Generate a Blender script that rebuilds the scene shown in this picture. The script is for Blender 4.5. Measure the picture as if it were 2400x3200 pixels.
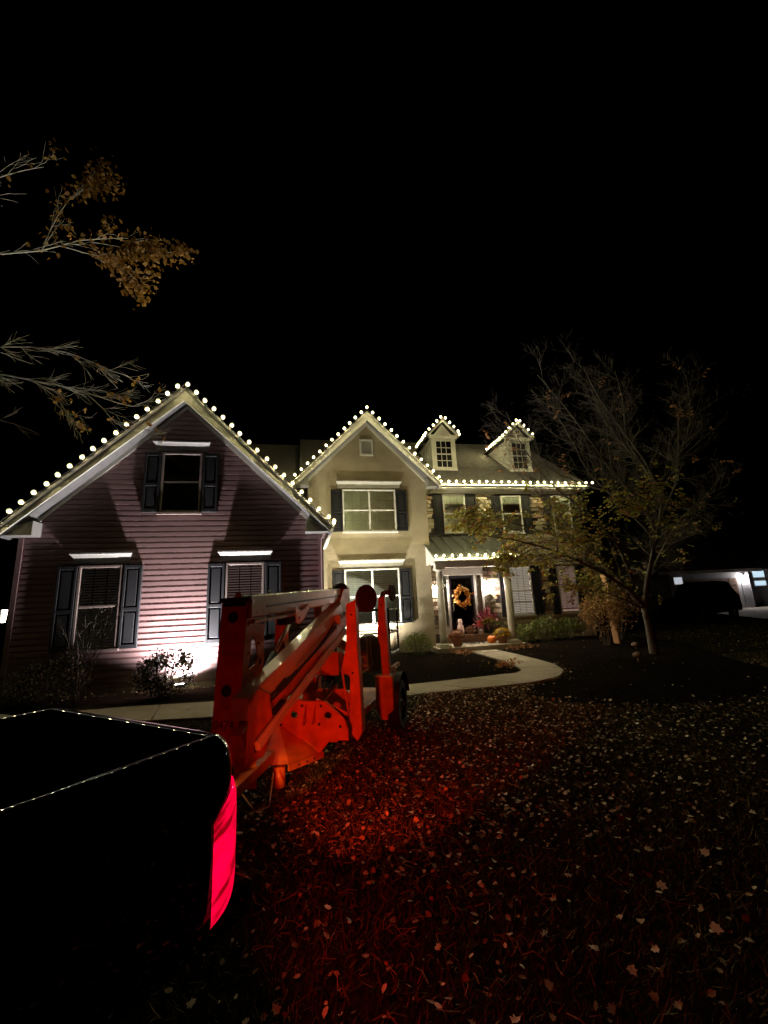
import bpy, bmesh, math, random
import numpy as np
from mathutils import Vector, Matrix
from mathutils.geometry import delaunay_2d_cdt

random.seed(7)
RNG = np.random.default_rng(11)
S = bpy.context.scene
COL = S.collection
for o in list(bpy.data.objects):
    bpy.data.objects.remove(o)
EYE = 1.75

# ------------------------------------------------------------------ camera
cd = bpy.data.cameras.new('camera')
cam = bpy.data.objects.new('camera', cd)
COL.objects.link(cam)
cd.sensor_fit = 'VERTICAL'
cd.sensor_height = 36.0
cd.lens = 36.0 * 1300 / 3200
cd.clip_start = 0.05
cd.clip_end = 600
RC = ((0.9813, 0.0041, 0.1922), (-0.1869, -0.2143, 0.9587), (-0.0451, 0.9768, 0.2096))
m = Matrix(((RC[0][0], RC[0][1], -RC[0][2], 0), (RC[1][0], RC[1][1], -RC[1][2], 0),
            (RC[2][0], RC[2][1], -RC[2][2], EYE), (0, 0, 0, 1)))
cam.matrix_world = m
S.camera = cam

# ------------------------------------------------------------------ world, exposure
W = bpy.data.worlds.new('World')
S.world = W
W.use_nodes = True
nt = W.node_tree
sky = nt.nodes.new('ShaderNodeTexSky')
sky.sky_type = 'NISHITA'
sky.sun_disc = False
sky.sun_elevation = math.radians(-6)
sky.sun_rotation = math.radians(200)
nt.links.new(sky.outputs[0], nt.nodes['Background'].inputs[0])
nt.nodes['Background'].inputs[1].default_value = 0.002
S.view_settings.view_transform = 'Standard'
S.view_settings.look = 'None'
S.view_settings.exposure = 0.0
S.view_settings.gamma = 1.0
S.view_settings.use_curve_mapping = False
S.cycles.use_denoising = True
S.cycles.max_bounces = 5
S.cycles.diffuse_bounces = 3
S.cycles.glossy_bounces = 3
S.cycles.transmission_bounces = 3
S.cycles.transparent_max_bounces = 12
S.cycles.sample_clamp_indirect = 3.0
S.cycles.caustics_reflective = False
S.cycles.caustics_refractive = False
S.cycles.use_light_tree = True

# light levels
L_BULB = 800.0
P_FLOOD_G = 4000.0
P_FLOOD_S = 1650.0
P_TAIL = 150.0
WARM = (1.0, 0.90, 0.50)


# ------------------------------------------------------------------ materials
def mat(name, col, rough=0.7, var=0.15, scale=6.0, bump=0.0, bscale=40.0, metal=0.0, spec=0.4, coat=0.0,
        objvar=0.0, ramp=None, coords='Object', stretch=None, detail=5.0, attr=None):
    M = bpy.data.materials.new(name)
    M.use_nodes = True
    t = M.node_tree
    n, l = t.nodes, t.links
    b = n['Principled BSDF']
    b.inputs['Roughness'].default_value = rough
    b.inputs['Metallic'].default_value = metal
    b.inputs['Specular IOR Level'].default_value = spec
    b.inputs['Coat Weight'].default_value = coat
    tc = n.new('ShaderNodeTexCoord')
    src = tc.outputs[coords]
    if stretch:
        mp = n.new('ShaderNodeMapping')
        mp.inputs['Scale'].default_value = stretch
        l.new(src, mp.inputs[0])
        src = mp.outputs[0]
    nz = n.new('ShaderNodeTexNoise')
    nz.inputs['Scale'].default_value = scale
    nz.inputs['Detail'].default_value = detail
    l.new(src, nz.inputs['Vector'])
    fac = nz.outputs['Fac']
    if attr:
        at = n.new('ShaderNodeAttribute')
        at.attribute_name = attr
        fac = at.outputs['Fac']
    if objvar:
        oi = n.new('ShaderNodeObjectInfo')
        mx = n.new('ShaderNodeMix')
        mx.inputs[0].default_value = objvar
        l.new(fac, mx.inputs[2])
        l.new(oi.outputs['Random'], mx.inputs[3])
        fac = mx.outputs[0]
    cr = n.new('ShaderNodeValToRGB')
    e = cr.color_ramp.elements
    if ramp:
        e[0].position, e[0].color = ramp[0][0], (*ramp[0][1], 1)
        e[1].position, e[1].color = ramp[-1][0], (*ramp[-1][1], 1)
        for p, c in ramp[1:-1]:
            k = e.new(p)
            k.color = (*c, 1)
    else:
        e[0].position, e[0].color = 0.25, tuple(c * (1 - var) for c in col) + (1,)
        e[1].position, e[1].color = 0.75, tuple(min(1, c * (1 + var)) for c in col) + (1,)
    l.new(fac, cr.inputs[0])
    l.new(cr.outputs[0], b.inputs['Base Color'])
    if bump:
        n2 = n.new('ShaderNodeTexNoise')
        n2.inputs['Scale'].default_value = bscale
        n2.inputs['Detail'].default_value = 6
        l.new(src, n2.inputs['Vector'])
        bp = n.new('ShaderNodeBump')
        bp.inputs['Strength'].default_value = bump
        bp.inputs['Distance'].default_value = 0.02
        l.new(n2.outputs['Fac'], bp.inputs['Height'])
        l.new(bp.outputs[0], b.inputs['Normal'])
    return M


def leafy(M, amt=0.45):
    t = M.node_tree
    n, l = t.nodes, t.links
    b = n['Principled BSDF']
    src = b.inputs['Base Color'].links[0].from_socket
    tr = n.new('ShaderNodeBsdfTranslucent')
    l.new(src, tr.inputs[0])
    mx = n.new('ShaderNodeMixShader')
    mx.inputs[0].default_value = amt
    l.new(b.outputs[0], mx.inputs[1])
    l.new(tr.outputs[0], mx.inputs[2])
    l.new(mx.outputs[0], n['Material Output'].inputs[0])


def emit(name, col, strength):
    M = bpy.data.materials.new(name)
    M.use_nodes = True
    t = M.node_tree
    b = t.nodes['Principled BSDF']
    b.inputs['Base Color'].default_value = (0.3, 0.3, 0.3, 1)
    b.inputs['Emission Color'].default_value = (*col, 1)
    b.inputs['Emission Strength'].default_value = strength
    return M


def glass(name, tint=(0.9, 0.92, 0.9)):
    M = bpy.data.materials.new(name)
    M.use_nodes = True
    t = M.node_tree
    n, l = t.nodes, t.links
    n.remove(n['Principled BSDF'])
    tr = n.new('ShaderNodeBsdfTransparent')
    tr.inputs[0].default_value = (*tint, 1)
    gl = n.new('ShaderNodeBsdfGlossy')
    gl.inputs['Roughness'].default_value = 0.06
    fr = n.new('ShaderNodeFresnel')
    fr.inputs[0].default_value = 1.35
    mx = n.new('ShaderNodeMixShader')
    l.new(fr.outputs[0], mx.inputs[0])
    l.new(tr.outputs[0], mx.inputs[1])
    l.new(gl.outputs[0], mx.inputs[2])
    l.new(mx.outputs[0], n['Material Output'].inputs[0])
    return M


MT = dict(
    siding=mat('red_siding', (0.205, 0.128, 0.122), 0.5, 0.12, 3, 0.05, 30, objvar=0.35),
    stucco=mat('stucco', (0.295, 0.25, 0.165), 0.9, 0.2, 1.6, 0.55, 26, detail=9),
    stone=mat('stone', (0.3, 0.25, 0.18), 0.9, ramp=[(0.2, (0.19, 0.16, 0.115)), (0.45, (0.45, 0.40, 0.29)),
              (0.6, (0.55, 0.51, 0.40)), (0.8, (0.38, 0.26, 0.17))], scale=9, bump=0.7, bscale=22, objvar=0.75),
    mortar=mat('mortar', (0.10, 0.09, 0.075), 0.95, 0.2, 12, 0.4, 60),
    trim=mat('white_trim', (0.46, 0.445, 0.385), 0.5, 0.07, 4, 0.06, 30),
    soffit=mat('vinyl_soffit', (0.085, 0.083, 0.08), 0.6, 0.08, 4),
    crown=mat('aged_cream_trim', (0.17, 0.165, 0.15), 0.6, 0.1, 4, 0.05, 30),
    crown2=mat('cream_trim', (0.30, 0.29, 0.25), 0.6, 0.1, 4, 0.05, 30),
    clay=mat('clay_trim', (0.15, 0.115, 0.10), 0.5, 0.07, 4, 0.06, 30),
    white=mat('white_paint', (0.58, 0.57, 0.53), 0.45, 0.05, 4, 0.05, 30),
    shingle=mat('roof_shingle', (0.13, 0.12, 0.105), 0.95, 0.35, 5, 0.8, 18, stretch=(1.0, 3.0, 3.0)),
    shutter=mat('shutter_paint', (0.0045, 0.0048, 0.006), 0.7, 0.2, 4, 0.05, 30),
    metalroof=mat('metal_roof', (0.11, 0.12, 0.108), 0.5, 0.12, 3, 0.04, 20, objvar=0.3),
    door=mat('door_black', (0.014, 0.013, 0.018), 0.25, 0.15, 3),
    glass=glass('window_glass'),
    darkroom=mat('dark_interior', (0.03, 0.028, 0.026), 0.8, 0.2, 3),
    blind=mat('blind_slat', (0.62, 0.62, 0.60), 0.5, 0.05, 3),
    shade=mat('window_shade', (0.80, 0.83, 0.70), 0.7, 0.08, 1.5),
    screen=mat('window_screen', (0.07, 0.06, 0.058), 0.6, 0.12, 4),
    brick=mat('step_brick', (0.20, 0.11, 0.07), 0.85, 0.35, 7, 0.4, 30),
    concrete=mat('concrete', (0.30, 0.27, 0.205), 1.0, 0.16, 3, 0.3, 35, objvar=0.25, detail=9),
    drive=mat('driveway_concrete', (0.30, 0.27, 0.22), 0.9, 0.3, 1.4, 0.3, 30, detail=9),
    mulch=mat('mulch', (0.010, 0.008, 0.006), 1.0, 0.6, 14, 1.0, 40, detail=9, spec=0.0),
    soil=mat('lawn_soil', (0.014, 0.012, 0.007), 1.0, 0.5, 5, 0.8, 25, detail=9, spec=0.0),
    bark=mat('bark', (0.095, 0.083, 0.067), 0.9, 0.3, 9, 0.6, 40),
    palebark=mat('pale_bark', (0.34, 0.33, 0.26), 0.85, 0.2, 9, 0.4, 40),
    orange=mat('lift_orange_paint', (0.55, 0.15, 0.025), 0.5, 0.35, 7, 0.1, 30, coat=0.05),
    cream=mat('lift_cream_paint', (0.55, 0.50, 0.41), 0.3, 0.15, 5, 0.05, 25, coat=0.3),
    black=mat('black_plastic', (0.012, 0.012, 0.012), 0.6, 0.2, 8),
    rubber=mat('rubber', (0.016, 0.016, 0.016), 0.85, 0.25, 9, 0.3, 40),
    steel=mat('steel', (0.55, 0.55, 0.53), 0.3, 0.1, 5, metal=0.9),
    rustpad=mat('pad_steel', (0.035, 0.028, 0.03), 0.6, 0.3, 8, 0.3, 30),
    decal=mat('faded_decal', (0.42, 0.10, 0.035), 0.6, 0.5, 60, detail=3),
    grey=mat('sticker_grey', (0.36, 0.36, 0.34), 0.6, 0.4, 55, detail=3),
    engine=mat('engine_cover', (0.16, 0.18, 0.15), 0.5, 0.2, 5),
    carpaint=mat('black_car_paint', (0.002, 0.002, 0.003), 0.012, 0.1, 3, coat=0.0, spec=0.35),
    cover=mat('bed_cover_vinyl', (0.0015, 0.0015, 0.0015), 0.9, 0.2, 12, 0.1, 60, spec=0.0),
    wood=mat('lumber', (0.42, 0.24, 0.10), 0.7, 0.25, 6, 0.2, 30, stretch=(8, 8, 1)),
    pumpkin=mat('pumpkin_skin', (0.75, 0.20, 0.02), 0.5, 0.1, 4),
    terracotta=mat('terracotta', (0.30, 0.14, 0.08), 0.8, 0.2, 5, 0.1, 30),
    stem=mat('stem', (0.12, 0.10, 0.04), 0.8, 0.3, 9),
    iron=mat('black_iron', (0.015, 0.015, 0.015), 0.5, 0.2, 5),
    bronze=mat('plaque_grey', (0.20, 0.19, 0.14), 0.6, 0.25, 12, 0.4, 40),
    figure=mat('figurine_stone', (0.55, 0.40, 0.34), 0.7, 0.25, 9, 0.2, 30),
    mush=mat('mushroom_stone', (0.24, 0.18, 0.16), 0.8, 0.25, 8, 0.2, 30),
    nsiding=mat('neighbour_siding', (0.28, 0.28, 0.30), 0.8, 0.12, 2, 0.1, 20),
    nroof=mat('neighbour_roof', (0.20, 0.19, 0.20), 0.95, 0.3, 3, 0.5, 12),
)
L_FALLEN = mat('fallen_leaf', (0.3, 0.2, 0.1), 0.75, attr='tint', ramp=[(0.0, (0.10, 0.055, 0.028)), (0.35, (0.26, 0.165, 0.09)),
               (0.6, (0.42, 0.33, 0.22)), (0.85, (0.60, 0.52, 0.40)), (1.0, (0.74, 0.69, 0.58))], spec=0.3)
L_GRASS = mat('grass_blade', (0.1, 0.1, 0.05), 0.8, attr='tint', ramp=[(0.0, (0.03, 0.03, 0.012)), (0.75, (0.10, 0.085, 0.034)),
              (1.0, (0.26, 0.20, 0.10))], spec=0.2)
L_YELLOW = mat('yellow_green_leaf', (0.3, 0.3, 0.1), 0.6, attr='tint', ramp=[(0.0, (0.12, 0.10, 0.02)), (0.35, (0.26, 0.25, 0.05)),
               (0.8, (0.42, 0.41, 0.09)), (1.0, (0.40, 0.22, 0.05))])
L_RUST = mat('rust_leaf', (0.3, 0.15, 0.05), 0.65, attr='tint', ramp=[(0.0, (0.20, 0.07, 0.03)), (0.5, (0.36, 0.17, 0.07)), (1.0, (0.45, 0.26, 0.14))])
L_OCHRE = mat('ochre_leaf', (0.4, 0.2, 0.05), 0.65, attr='tint', ramp=[(0.0, (0.12, 0.055, 0.008)), (0.5, (0.26, 0.135, 0.022)), (1.0, (0.36, 0.21, 0.07))])
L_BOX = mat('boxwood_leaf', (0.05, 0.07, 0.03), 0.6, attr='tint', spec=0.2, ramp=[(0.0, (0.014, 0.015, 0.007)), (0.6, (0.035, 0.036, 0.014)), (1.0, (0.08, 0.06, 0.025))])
L_GREEN = mat('shrub_leaf', (0.1, 0.15, 0.05), 0.5, attr='tint', ramp=[(0.0, (0.04, 0.07, 0.015)), (0.6, (0.12, 0.16, 0.03)), (1.0, (0.26, 0.28, 0.06))])
L_HYD = mat('dried_bloom', (0.3, 0.2, 0.1), 0.8, attr='tint', ramp=[(0.0, (0.16, 0.085, 0.035)), (0.5, (0.34, 0.20, 0.08)), (1.0, (0.46, 0.32, 0.15))])
L_HYDD = mat('dark_dried_bloom', (0.2, 0.1, 0.06), 0.8, attr='tint', ramp=[(0.0, (0.08, 0.04, 0.02)), (0.5, (0.16, 0.085, 0.045)), (1.0, (0.24, 0.14, 0.08))])
L_MUMB = mat('brown_mum', (0.3, 0.15, 0.1), 0.8, attr='tint', ramp=[(0.0, (0.14, 0.06, 0.035)), (0.5, (0.26, 0.12, 0.07)), (1.0, (0.36, 0.19, 0.12))])
L_MUMY = mat('yellow_mum', (0.8, 0.5, 0.02), 0.7, attr='tint', ramp=[(0.0, (0.55, 0.30, 0.01)), (0.5, (0.80, 0.52, 0.02)), (1.0, (0.90, 0.68, 0.10))])
L_PURP = mat('burgundy_leaf', (0.2, 0.04, 0.06), 0.6, attr='tint', ramp=[(0.0, (0.10, 0.015, 0.03)), (0.6, (0.24, 0.04, 0.07)), (1.0, (0.40, 0.08, 0.08))])
L_WREATH = mat('wreath_leaf', (0.6, 0.3, 0.05), 0.7, attr='tint', ramp=[(0.0, (0.30, 0.08, 0.01)), (0.35, (0.65, 0.20, 0.02)), (0.7, (0.75, 0.45, 0.10)), (1.0, (0.75, 0.62, 0.30))])
for _m in (L_YELLOW, L_RUST, L_OCHRE, L_GREEN, L_HYD):
    leafy(_m)
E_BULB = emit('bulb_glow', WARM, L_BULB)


# ------------------------------------------------------------------ mesh helpers
class MB:
    def __init__(self):
        self.v, self.f = [], []

    def add(self, vs, fs):
        k = len(self.v)
        self.v += [tuple(p) for p in vs]
        self.f += [tuple(i + k for i in f) for f in fs]
        return self

    def box(self, x0, x1, y0, y1, z0, z1, fn=None):
        vs = [(x, y, z) for x in (x0, x1) for y in (y0, y1) for z in (z0, z1)]
        if fn:
            vs = [fn(*p) for p in vs]
        return self.add(vs, [(0, 1, 3, 2), (4, 6, 7, 5), (0, 4, 5, 1), (2, 3, 7, 6), (0, 2, 6, 4), (1, 5, 7, 3)])

    def beam(self, a, b, w, h, up=(0, 0, 1)):
        a, b = Vector(a), Vector(b)
        d = (b - a).normalized()
        s = d.cross(Vector(up)).normalized()
        q = s.cross(d)
        vs = []
        for p in (a, b):
            for i, j in ((-1, -1), (1, -1), (1, 1), (-1, 1)):
                vs.append(p + s * (i * w / 2) + q * (j * h / 2))
        return self.add(vs, [(0, 3, 2, 1), (4, 5, 6, 7)] + [(i, (i + 1) % 4, 4 + (i + 1) % 4, 4 + i) for i in range(4)])

    def tube(self, pts, r, n=6, cap=True):
        pts = [Vector(p) for p in pts]
        if not isinstance(r, (list, tuple)):
            r = [r] * len(pts)
        k = len(self.v)
        prev = None
        for i, p in enumerate(pts):
            d = (pts[min(i + 1, len(pts) - 1)] - pts[max(i - 1, 0)])
            if d.length < 1e-9:
                d = Vector((0, 0, 1))
            d.normalize()
            if prev is None:
                ref = Vector((0, 0, 1)) if abs(d.z) < 0.9 else Vector((1, 0, 0))
                prev = d.cross(ref).normalized()
            s = (prev - d * prev.dot(d)).normalized()
            q = d.cross(s)
            prev = s
            for j in range(n):
                a = 2 * math.pi * j / n
                self.v.append(tuple(p + (s * math.cos(a) + q * math.sin(a)) * r[i]))
        for i in range(len(pts) - 1):
            for j in range(n):
                self.f.append((k + i * n + j, k + i * n + (j + 1) % n, k + (i + 1) * n + (j + 1) % n, k + (i + 1) * n + j))
        if cap:
            self.f.append(tuple(k + j for j in reversed(range(n))))
            e = k + (len(pts) - 1) * n
            self.f.append(tuple(e + j for j in range(n)))
        return self

    def lathe(self, prof, c=(0, 0, 0), n=20, fn=None):
        k = len(self.v)
        for r, z in prof:
            for j in range(n):
                a = 2 * math.pi * j / n
                p = (c[0] + r * math.cos(a), c[1] + r * math.sin(a), c[2] + z)
                self.v.append(fn(p, a) if fn else p)
        for i in range(len(prof) - 1):
            for j in range(n):
                self.f.append((k + i * n + j, k + i * n + (j + 1) % n, k + (i + 1) * n + (j + 1) % n, k + (i + 1) * n + j))
        self.f.append(tuple(k + j for j in reversed(range(n))))
        e = k + (len(prof) - 1) * n
        self.f.append(tuple(e + j for j in range(n)))
        return self

    def prism(self, poly, m0, m1):
        """poly: list of 2-D points; m0 and m1 map a 2-D point to the two end faces."""
        n = len(poly)
        vs = [m0(*p) for p in poly] + [m1(*p) for p in poly]
        return self.add(vs, [tuple(reversed(range(n))), tuple(range(n, 2 * n))] +
                        [(i, (i + 1) % n, n + (i + 1) % n, n + i) for i in range(n)])

    def plate(self, outer, holes, m0, m1):
        pts, edges = [], []
        for lp in [outer] + holes:
            k = len(pts)
            pts += [Vector(p) for p in lp]
            edges += [(k + i, k + (i + 1) % len(lp)) for i in range(len(lp))]
        ov, oe, of, *_ = delaunay_2d_cdt(pts, edges, [], 1, 1e-6)

        def inside(p, lp):
            c = False
            for i in range(len(lp)):
                (x0, y0), (x1, y1) = lp[i], lp[i - 1]
                if (y0 > p[1]) != (y1 > p[1]) and p[0] < (x1 - x0) * (p[1] - y0) / (y1 - y0) + x0:
                    c = not c
            return c
        tris = []
        for f in of:
            c = sum((ov[i] for i in f), Vector((0, 0))) / len(f)
            if inside(c, outer) and not any(inside(c, h) for h in holes):
                tris.append(tuple(f))
        n = len(ov)
        vs = [m0(*p) for p in ov] + [m1(*p) for p in ov]
        fs = [tuple(reversed(t)) for t in tris] + [tuple(i + n for i in t) for t in tris]
        cnt = {}
        for t in tris:
            for i in range(3):
                e = (t[i], t[(i + 1) % 3])
                cnt[tuple(sorted(e))] = cnt.get(tuple(sorted(e)), []) + [e]
        for es in cnt.values():
            if len(es) == 1:
                a, b = es[0]
                fs.append((a, b, b + n, a + n))
        return self.add(vs, fs)

    def build(self, name, mat_, parent=None, smooth=False, bevel=0.0, seg=2, fix=True):
        me = bpy.data.meshes.new(name)
        me.from_pydata(self.v, [], self.f)
        if fix or bevel:
            bm = bmesh.new()
            bm.from_mesh(me)
            bmesh.ops.recalc_face_normals(bm, faces=bm.faces)
            if bevel:
                es = [e for e in bm.edges if len(e.link_faces) == 2 and e.calc_face_angle(0) > 0.5]
                bmesh.ops.bevel(bm, geom=es, offset=bevel, segments=seg, profile=0.5, affect='EDGES')
            bm.to_mesh(me)
            bm.free()
        me.materials.append(mat_)
        if smooth:
            me.polygons.foreach_set('use_smooth', [True] * len(me.polygons))
        return link(name, me, parent)


def link(name, me, parent=None):
    o = bpy.data.objects.new(name, me)
    COL.objects.link(o)
    if parent:
        o.parent = parent
        o.matrix_parent_inverse = Matrix.Translation(-Vector(parent_loc(parent)))
    return o


def parent_loc(p):
    l = Vector(p.location)
    if p.parent:
        l = l + p.matrix_parent_inverse.translation + Vector(parent_loc(p.parent))
    return l


def thing(name, label, cat, loc=(0, 0, 0), group=None):
    o = bpy.data.objects.new(name, None)
    COL.objects.link(o)
    o.location = loc
    o.empty_display_size = 0.2
    tag(o, label, cat, group)
    return o


def tag(o, label=None, cat=None, group=None, kind=None):
    if label:
        o['label'] = label
    if cat:
        o['category'] = cat
    if group:
        o['group'] = group
    if kind:
        o['kind'] = kind
    return o


def bx(name, mat_, parent, x0, x1, y0, y1, z0, z1, bevel=0.0):
    return MB().box(x0, x1, y0, y1, z0, z1).build(name, mat_, parent, bevel=bevel)


def array_mesh(name, V, F, mat_, parent=None, tint=None, smooth=False):
    """V (n,3), F (m,k) arrays; tint per vertex"""
    V = np.asarray(V, np.float32)
    F = np.asarray(F, np.int32)
    me = bpy.data.meshes.new(name)
    k = F.shape[1]
    me.vertices.add(len(V))
    me.vertices.foreach_set('co', V.ravel())
    me.loops.add(F.size)
    me.loops.foreach_set('vertex_index', F.ravel())
    me.polygons.add(len(F))
    me.polygons.foreach_set('loop_start', np.arange(0, F.size, k, dtype=np.int32))
    if tint is not None:
        a = me.attributes.new('tint', 'FLOAT', 'POINT')
        a.data.foreach_set('value', np.asarray(tint, np.float32))
    me.update(calc_edges=True)
    me.validate()
    me.materials.append(mat_)
    return link(name, me, parent)


def rand_dirs(n, bias=(0, 0, 0), rng=RNG):
    d = rng.normal(size=(n, 3)) + np.asarray(bias)
    return d / np.linalg.norm(d, axis=1)[:, None]


SH_OVAL = [(0, 0), (0.22, 0.17), (0.6, 0.2), (1.0, 0.0), (0.6, -0.2), (0.22, -0.17)]
SH_LOBE = [(0, 0), (0.12, 0.16), (0.22, 0.42), (0.45, 0.26), (0.62, 0.40), (0.68, 0.18), (1.0, 0.0),
           (0.68, -0.18), (0.62, -0.40), (0.45, -0.26), (0.22, -0.42), (0.12, -0.16)]


def leaves(name, pos, dirs, size, mat_, parent=None, shape=SH_OVAL, normal=None, curl=0.25, rng=RNG, width=1.0):
    """leaf-sized faces: each one folded along its midrib, pointing along dirs"""
    pos = np.asarray(pos, float)
    n = len(pos)
    d = np.asarray(dirs, float)
    d = d / np.maximum(np.linalg.norm(d, axis=1), 1e-6)[:, None]
    nm = rand_dirs(n, (0, 0, 0), rng) if normal is None else np.asarray(normal, float)
    sd = np.cross(nm, d)
    sd /= np.maximum(np.linalg.norm(sd, axis=1), 1e-6)[:, None]
    nm = np.cross(d, sd)
    size = np.broadcast_to(np.asarray(size, float), (n,))
    k = len(shape)
    sx = np.array([p[0] for p in shape])
    sy = np.array([p[1] for p in shape]) * width
    cz = curl * (np.abs(sy) * 1.2 + (sx - 0.5) ** 2 * 0.9)
    cur = rng.uniform(-0.4, 1.4, n)
    V = (pos[:, None] + size[:, None, None] * (d[:, None] * sx[None, :, None] + sd[:, None] * sy[None, :, None]
         + nm[:, None] * (cz[None, :] * cur[:, None])[:, :, None]))
    h = k // 2
    base = np.arange(n)[:, None] * k
    A = base + np.arange(0, h + 1)[None]
    B = base + np.array([h] + list(range(h + 1, k)) + [0])[None]
    F = np.concatenate([A, B])
    tint = np.repeat(rng.random(n), k)
    return array_mesh(name, V.reshape(-1, 3), F, mat_, parent, tint)


# ------------------------------------------------------------------ ground, paths
PATH_IN = [(-4.7, 9.25), (-3.09, 9.15), (-1.68, 8.98), (0.1, 8.93), (1.97, 8.97), (2.73, 9.03), (3.83, 9.14), (4.73, 9.27), (5.04, 9.53),
           (5.17, 9.98), (5.28, 10.7), (5.36, 11.48), (5.36, 12.4), (5.34, 13.44)]
PATH_OUT = [(-4.7, 8.15), (-2.8, 7.98), (-1.46, 7.75), (0.1, 7.85), (1.7, 8.0), (2.4, 8.06), (3.37, 8.08), (4.5, 8.16), (5.3, 8.48), (5.85, 9.1), (6.15, 9.95),
            (6.22, 10.74), (6.26, 12.18), (6.24, 13.44)]


def resample(pts, n):
    pts = np.array(pts, float)
    d = np.concatenate([[0], np.cumsum(np.linalg.norm(np.diff(pts, axis=0), axis=1))])
    t = np.linspace(0, d[-1], n)
    return np.stack([np.interp(t, d, pts[:, i]) for i in range(2)], 1)


def inpoly(P, poly):
    x, y = P[:, 0], P[:, 1]
    c = np.zeros(len(P), bool)
    n = len(poly)
    for i in range(n):
        x0, y0 = poly[i]
        x1, y1 = poly[i - 1]
        hit = (y0 > y) != (y1 > y)
        with np.errstate(divide='ignore', invalid='ignore'):
            xi = (x1 - x0) * (y - y0) / (y1 - y0 + 1e-12) + x0
        c ^= hit & (x < xi)
    return c


BED_IN = [(0.45, 9.35), (1.97, 9.02), (2.73, 9.08), (3.83, 9.2), (4.68, 9.32), (4.98, 9.56), (5.11, 9.98), (5.3, 11.48), (5.28, 13.5), (4.3, 13.6), (4.5, 14.4), (0.45, 14.4)]
BED_OUT = [(6.3, 13.6), (6.32, 12.18), (6.28, 10.74), (6.2, 9.95), (5.92, 9.08), (5.4, 8.45), (4.6, 8.08), (3.9, 7.4), (4.0, 6.75), (4.6, 6.2), (5.4, 5.85), (6.6, 5.65), (8.0, 6.0),
           (9.4, 7.2), (10.2, 8.9), (11.0, 10.3), (12.2, 12.0), (12.6, 15.6), (7.3, 15.3)]
BED_GAR = [(-6.2, 10.8), (-6.0, 9.95), (-3.4, 9.55), (-1.6, 9.4), (0.4, 9.35), (0.43, 10.8)]


def sheet(name, poly, z, mat_, mound=0.0, kind='structure'):
    """a flat polygon sheet, subdivided through a grid when mounded"""
    b = MB()
    tri = delaunay_2d_cdt([Vector(p) for p in poly], [(i, (i + 1) % len(poly)) for i in range(len(poly))], [], 1, 1e-6)
    b.add([(p[0], p[1], z) for p in tri[0]], [tuple(f) for f in tri[2]])
    o = b.build(name, mat_, fix=False)
    bm = bmesh.new()
    bm.from_mesh(o.data)
    if mound:
        for _ in range(4):
            bmesh.ops.subdivide_edges(bm, edges=[e for e in bm.edges if e.calc_length() > 0.6], cuts=1)
            bmesh.ops.triangulate(bm, faces=bm.faces)
        for v in bm.verts:
            if not v.is_boundary:
                dd = min(((v.co.x - p[0]) ** 2 + (v.co.y - p[1]) ** 2) ** 0.5 for p in poly)
                v.co.z += mound * min(1, dd / 1.5) + random.uniform(-0.015, 0.02)
    bmesh.ops.recalc_face_normals(bm, faces=bm.faces)
    if sum(f.normal.z for f in bm.faces) < 0:
        bmesh.ops.reverse_faces(bm, faces=bm.faces)
    bm.to_mesh(o.data)
    bm.free()
    tag(o, kind=kind)
    return o


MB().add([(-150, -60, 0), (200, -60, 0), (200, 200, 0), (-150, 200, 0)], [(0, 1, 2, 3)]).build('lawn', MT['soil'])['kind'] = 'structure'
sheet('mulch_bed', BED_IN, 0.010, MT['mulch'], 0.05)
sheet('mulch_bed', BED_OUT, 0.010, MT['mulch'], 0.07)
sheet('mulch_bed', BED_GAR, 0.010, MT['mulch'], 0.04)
sheet('driveway', [(-14, 3.5), (-4.6, 6.5), (-4.9, 9.2), (-6.4, 10.2), (-6.5, 17), (-14, 17)], 0.006, MT['drive'])
sheet('neighbour_driveway', [(23.2, 18.0), (50, 17.0), (50, 27), (29, 27), (26.2, 23)], 0.006, MT['drive'])
# concrete walk of separate slabs
walk = bpy.data.objects.new('path', None)
COL.objects.link(walk)
walk['kind'] = 'structure'
NS = 54
pi_, po_ = resample(PATH_IN, NS + 1), resample(PATH_OUT, NS + 1)
step = 4
k0 = 0
while k0 < NS:
    k1 = min(k0 + step, NS)
    g = 0.07
    idx = list(range(k0, k1 + 1))
    A = [pi_[i].copy() for i in idx]
    B = [po_[i].copy() for i in idx]
    A[0] = A[0] + (A[1] - A[0]) * g; B[0] = B[0] + (B[1] - B[0]) * g
    poly = [tuple(p) for p in A] + [tuple(p) for p in reversed(B)]
    dz = random.uniform(-0.003, 0.003)
    MB().prism(poly, lambda x, y: (x, y, -0.05), lambda x, y, dz=dz: (x, y, 0.035 + dz)).build('slab', MT['concrete'], walk, bevel=0.006, seg=1)
    k0 = k1

# ------------------------------------------------------------------ the house
house = thing('house', 'two storey house with red sided garage gable, tan stucco gable and stone wing', 'house', (2.5, 15, 0))
HP = house


def quad_slab(name, mat_, parent, pts, th):
    """a sloping slab from four corner points (top face), thickness th downward along its normal"""
    p = [Vector(q) for q in pts]
    nrm = (p[1] - p[0]).cross(p[3] - p[0]).normalized()
    if nrm.z < 0:
        nrm = -nrm
    return MB().add([tuple(q) for q in p] + [tuple(q - nrm * th) for q in p],
                    [(0, 1, 2, 3), (7, 6, 5, 4), (0, 4, 5, 1), (1, 5, 6, 2), (2, 6, 7, 3), (3, 7, 4, 0)]).build(name, mat_, parent)


# garage gable
GX, GH, GY = -2.92, 3.35, 10.8           # centre, half width, wall plane
GZP, GYF, GHF, GZE = 7.26, 10.42, 3.61, 3.74   # peak, fascia plane, half width at fascia, eave tip height
GSL = (GZP - GZE) / GHF


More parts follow.
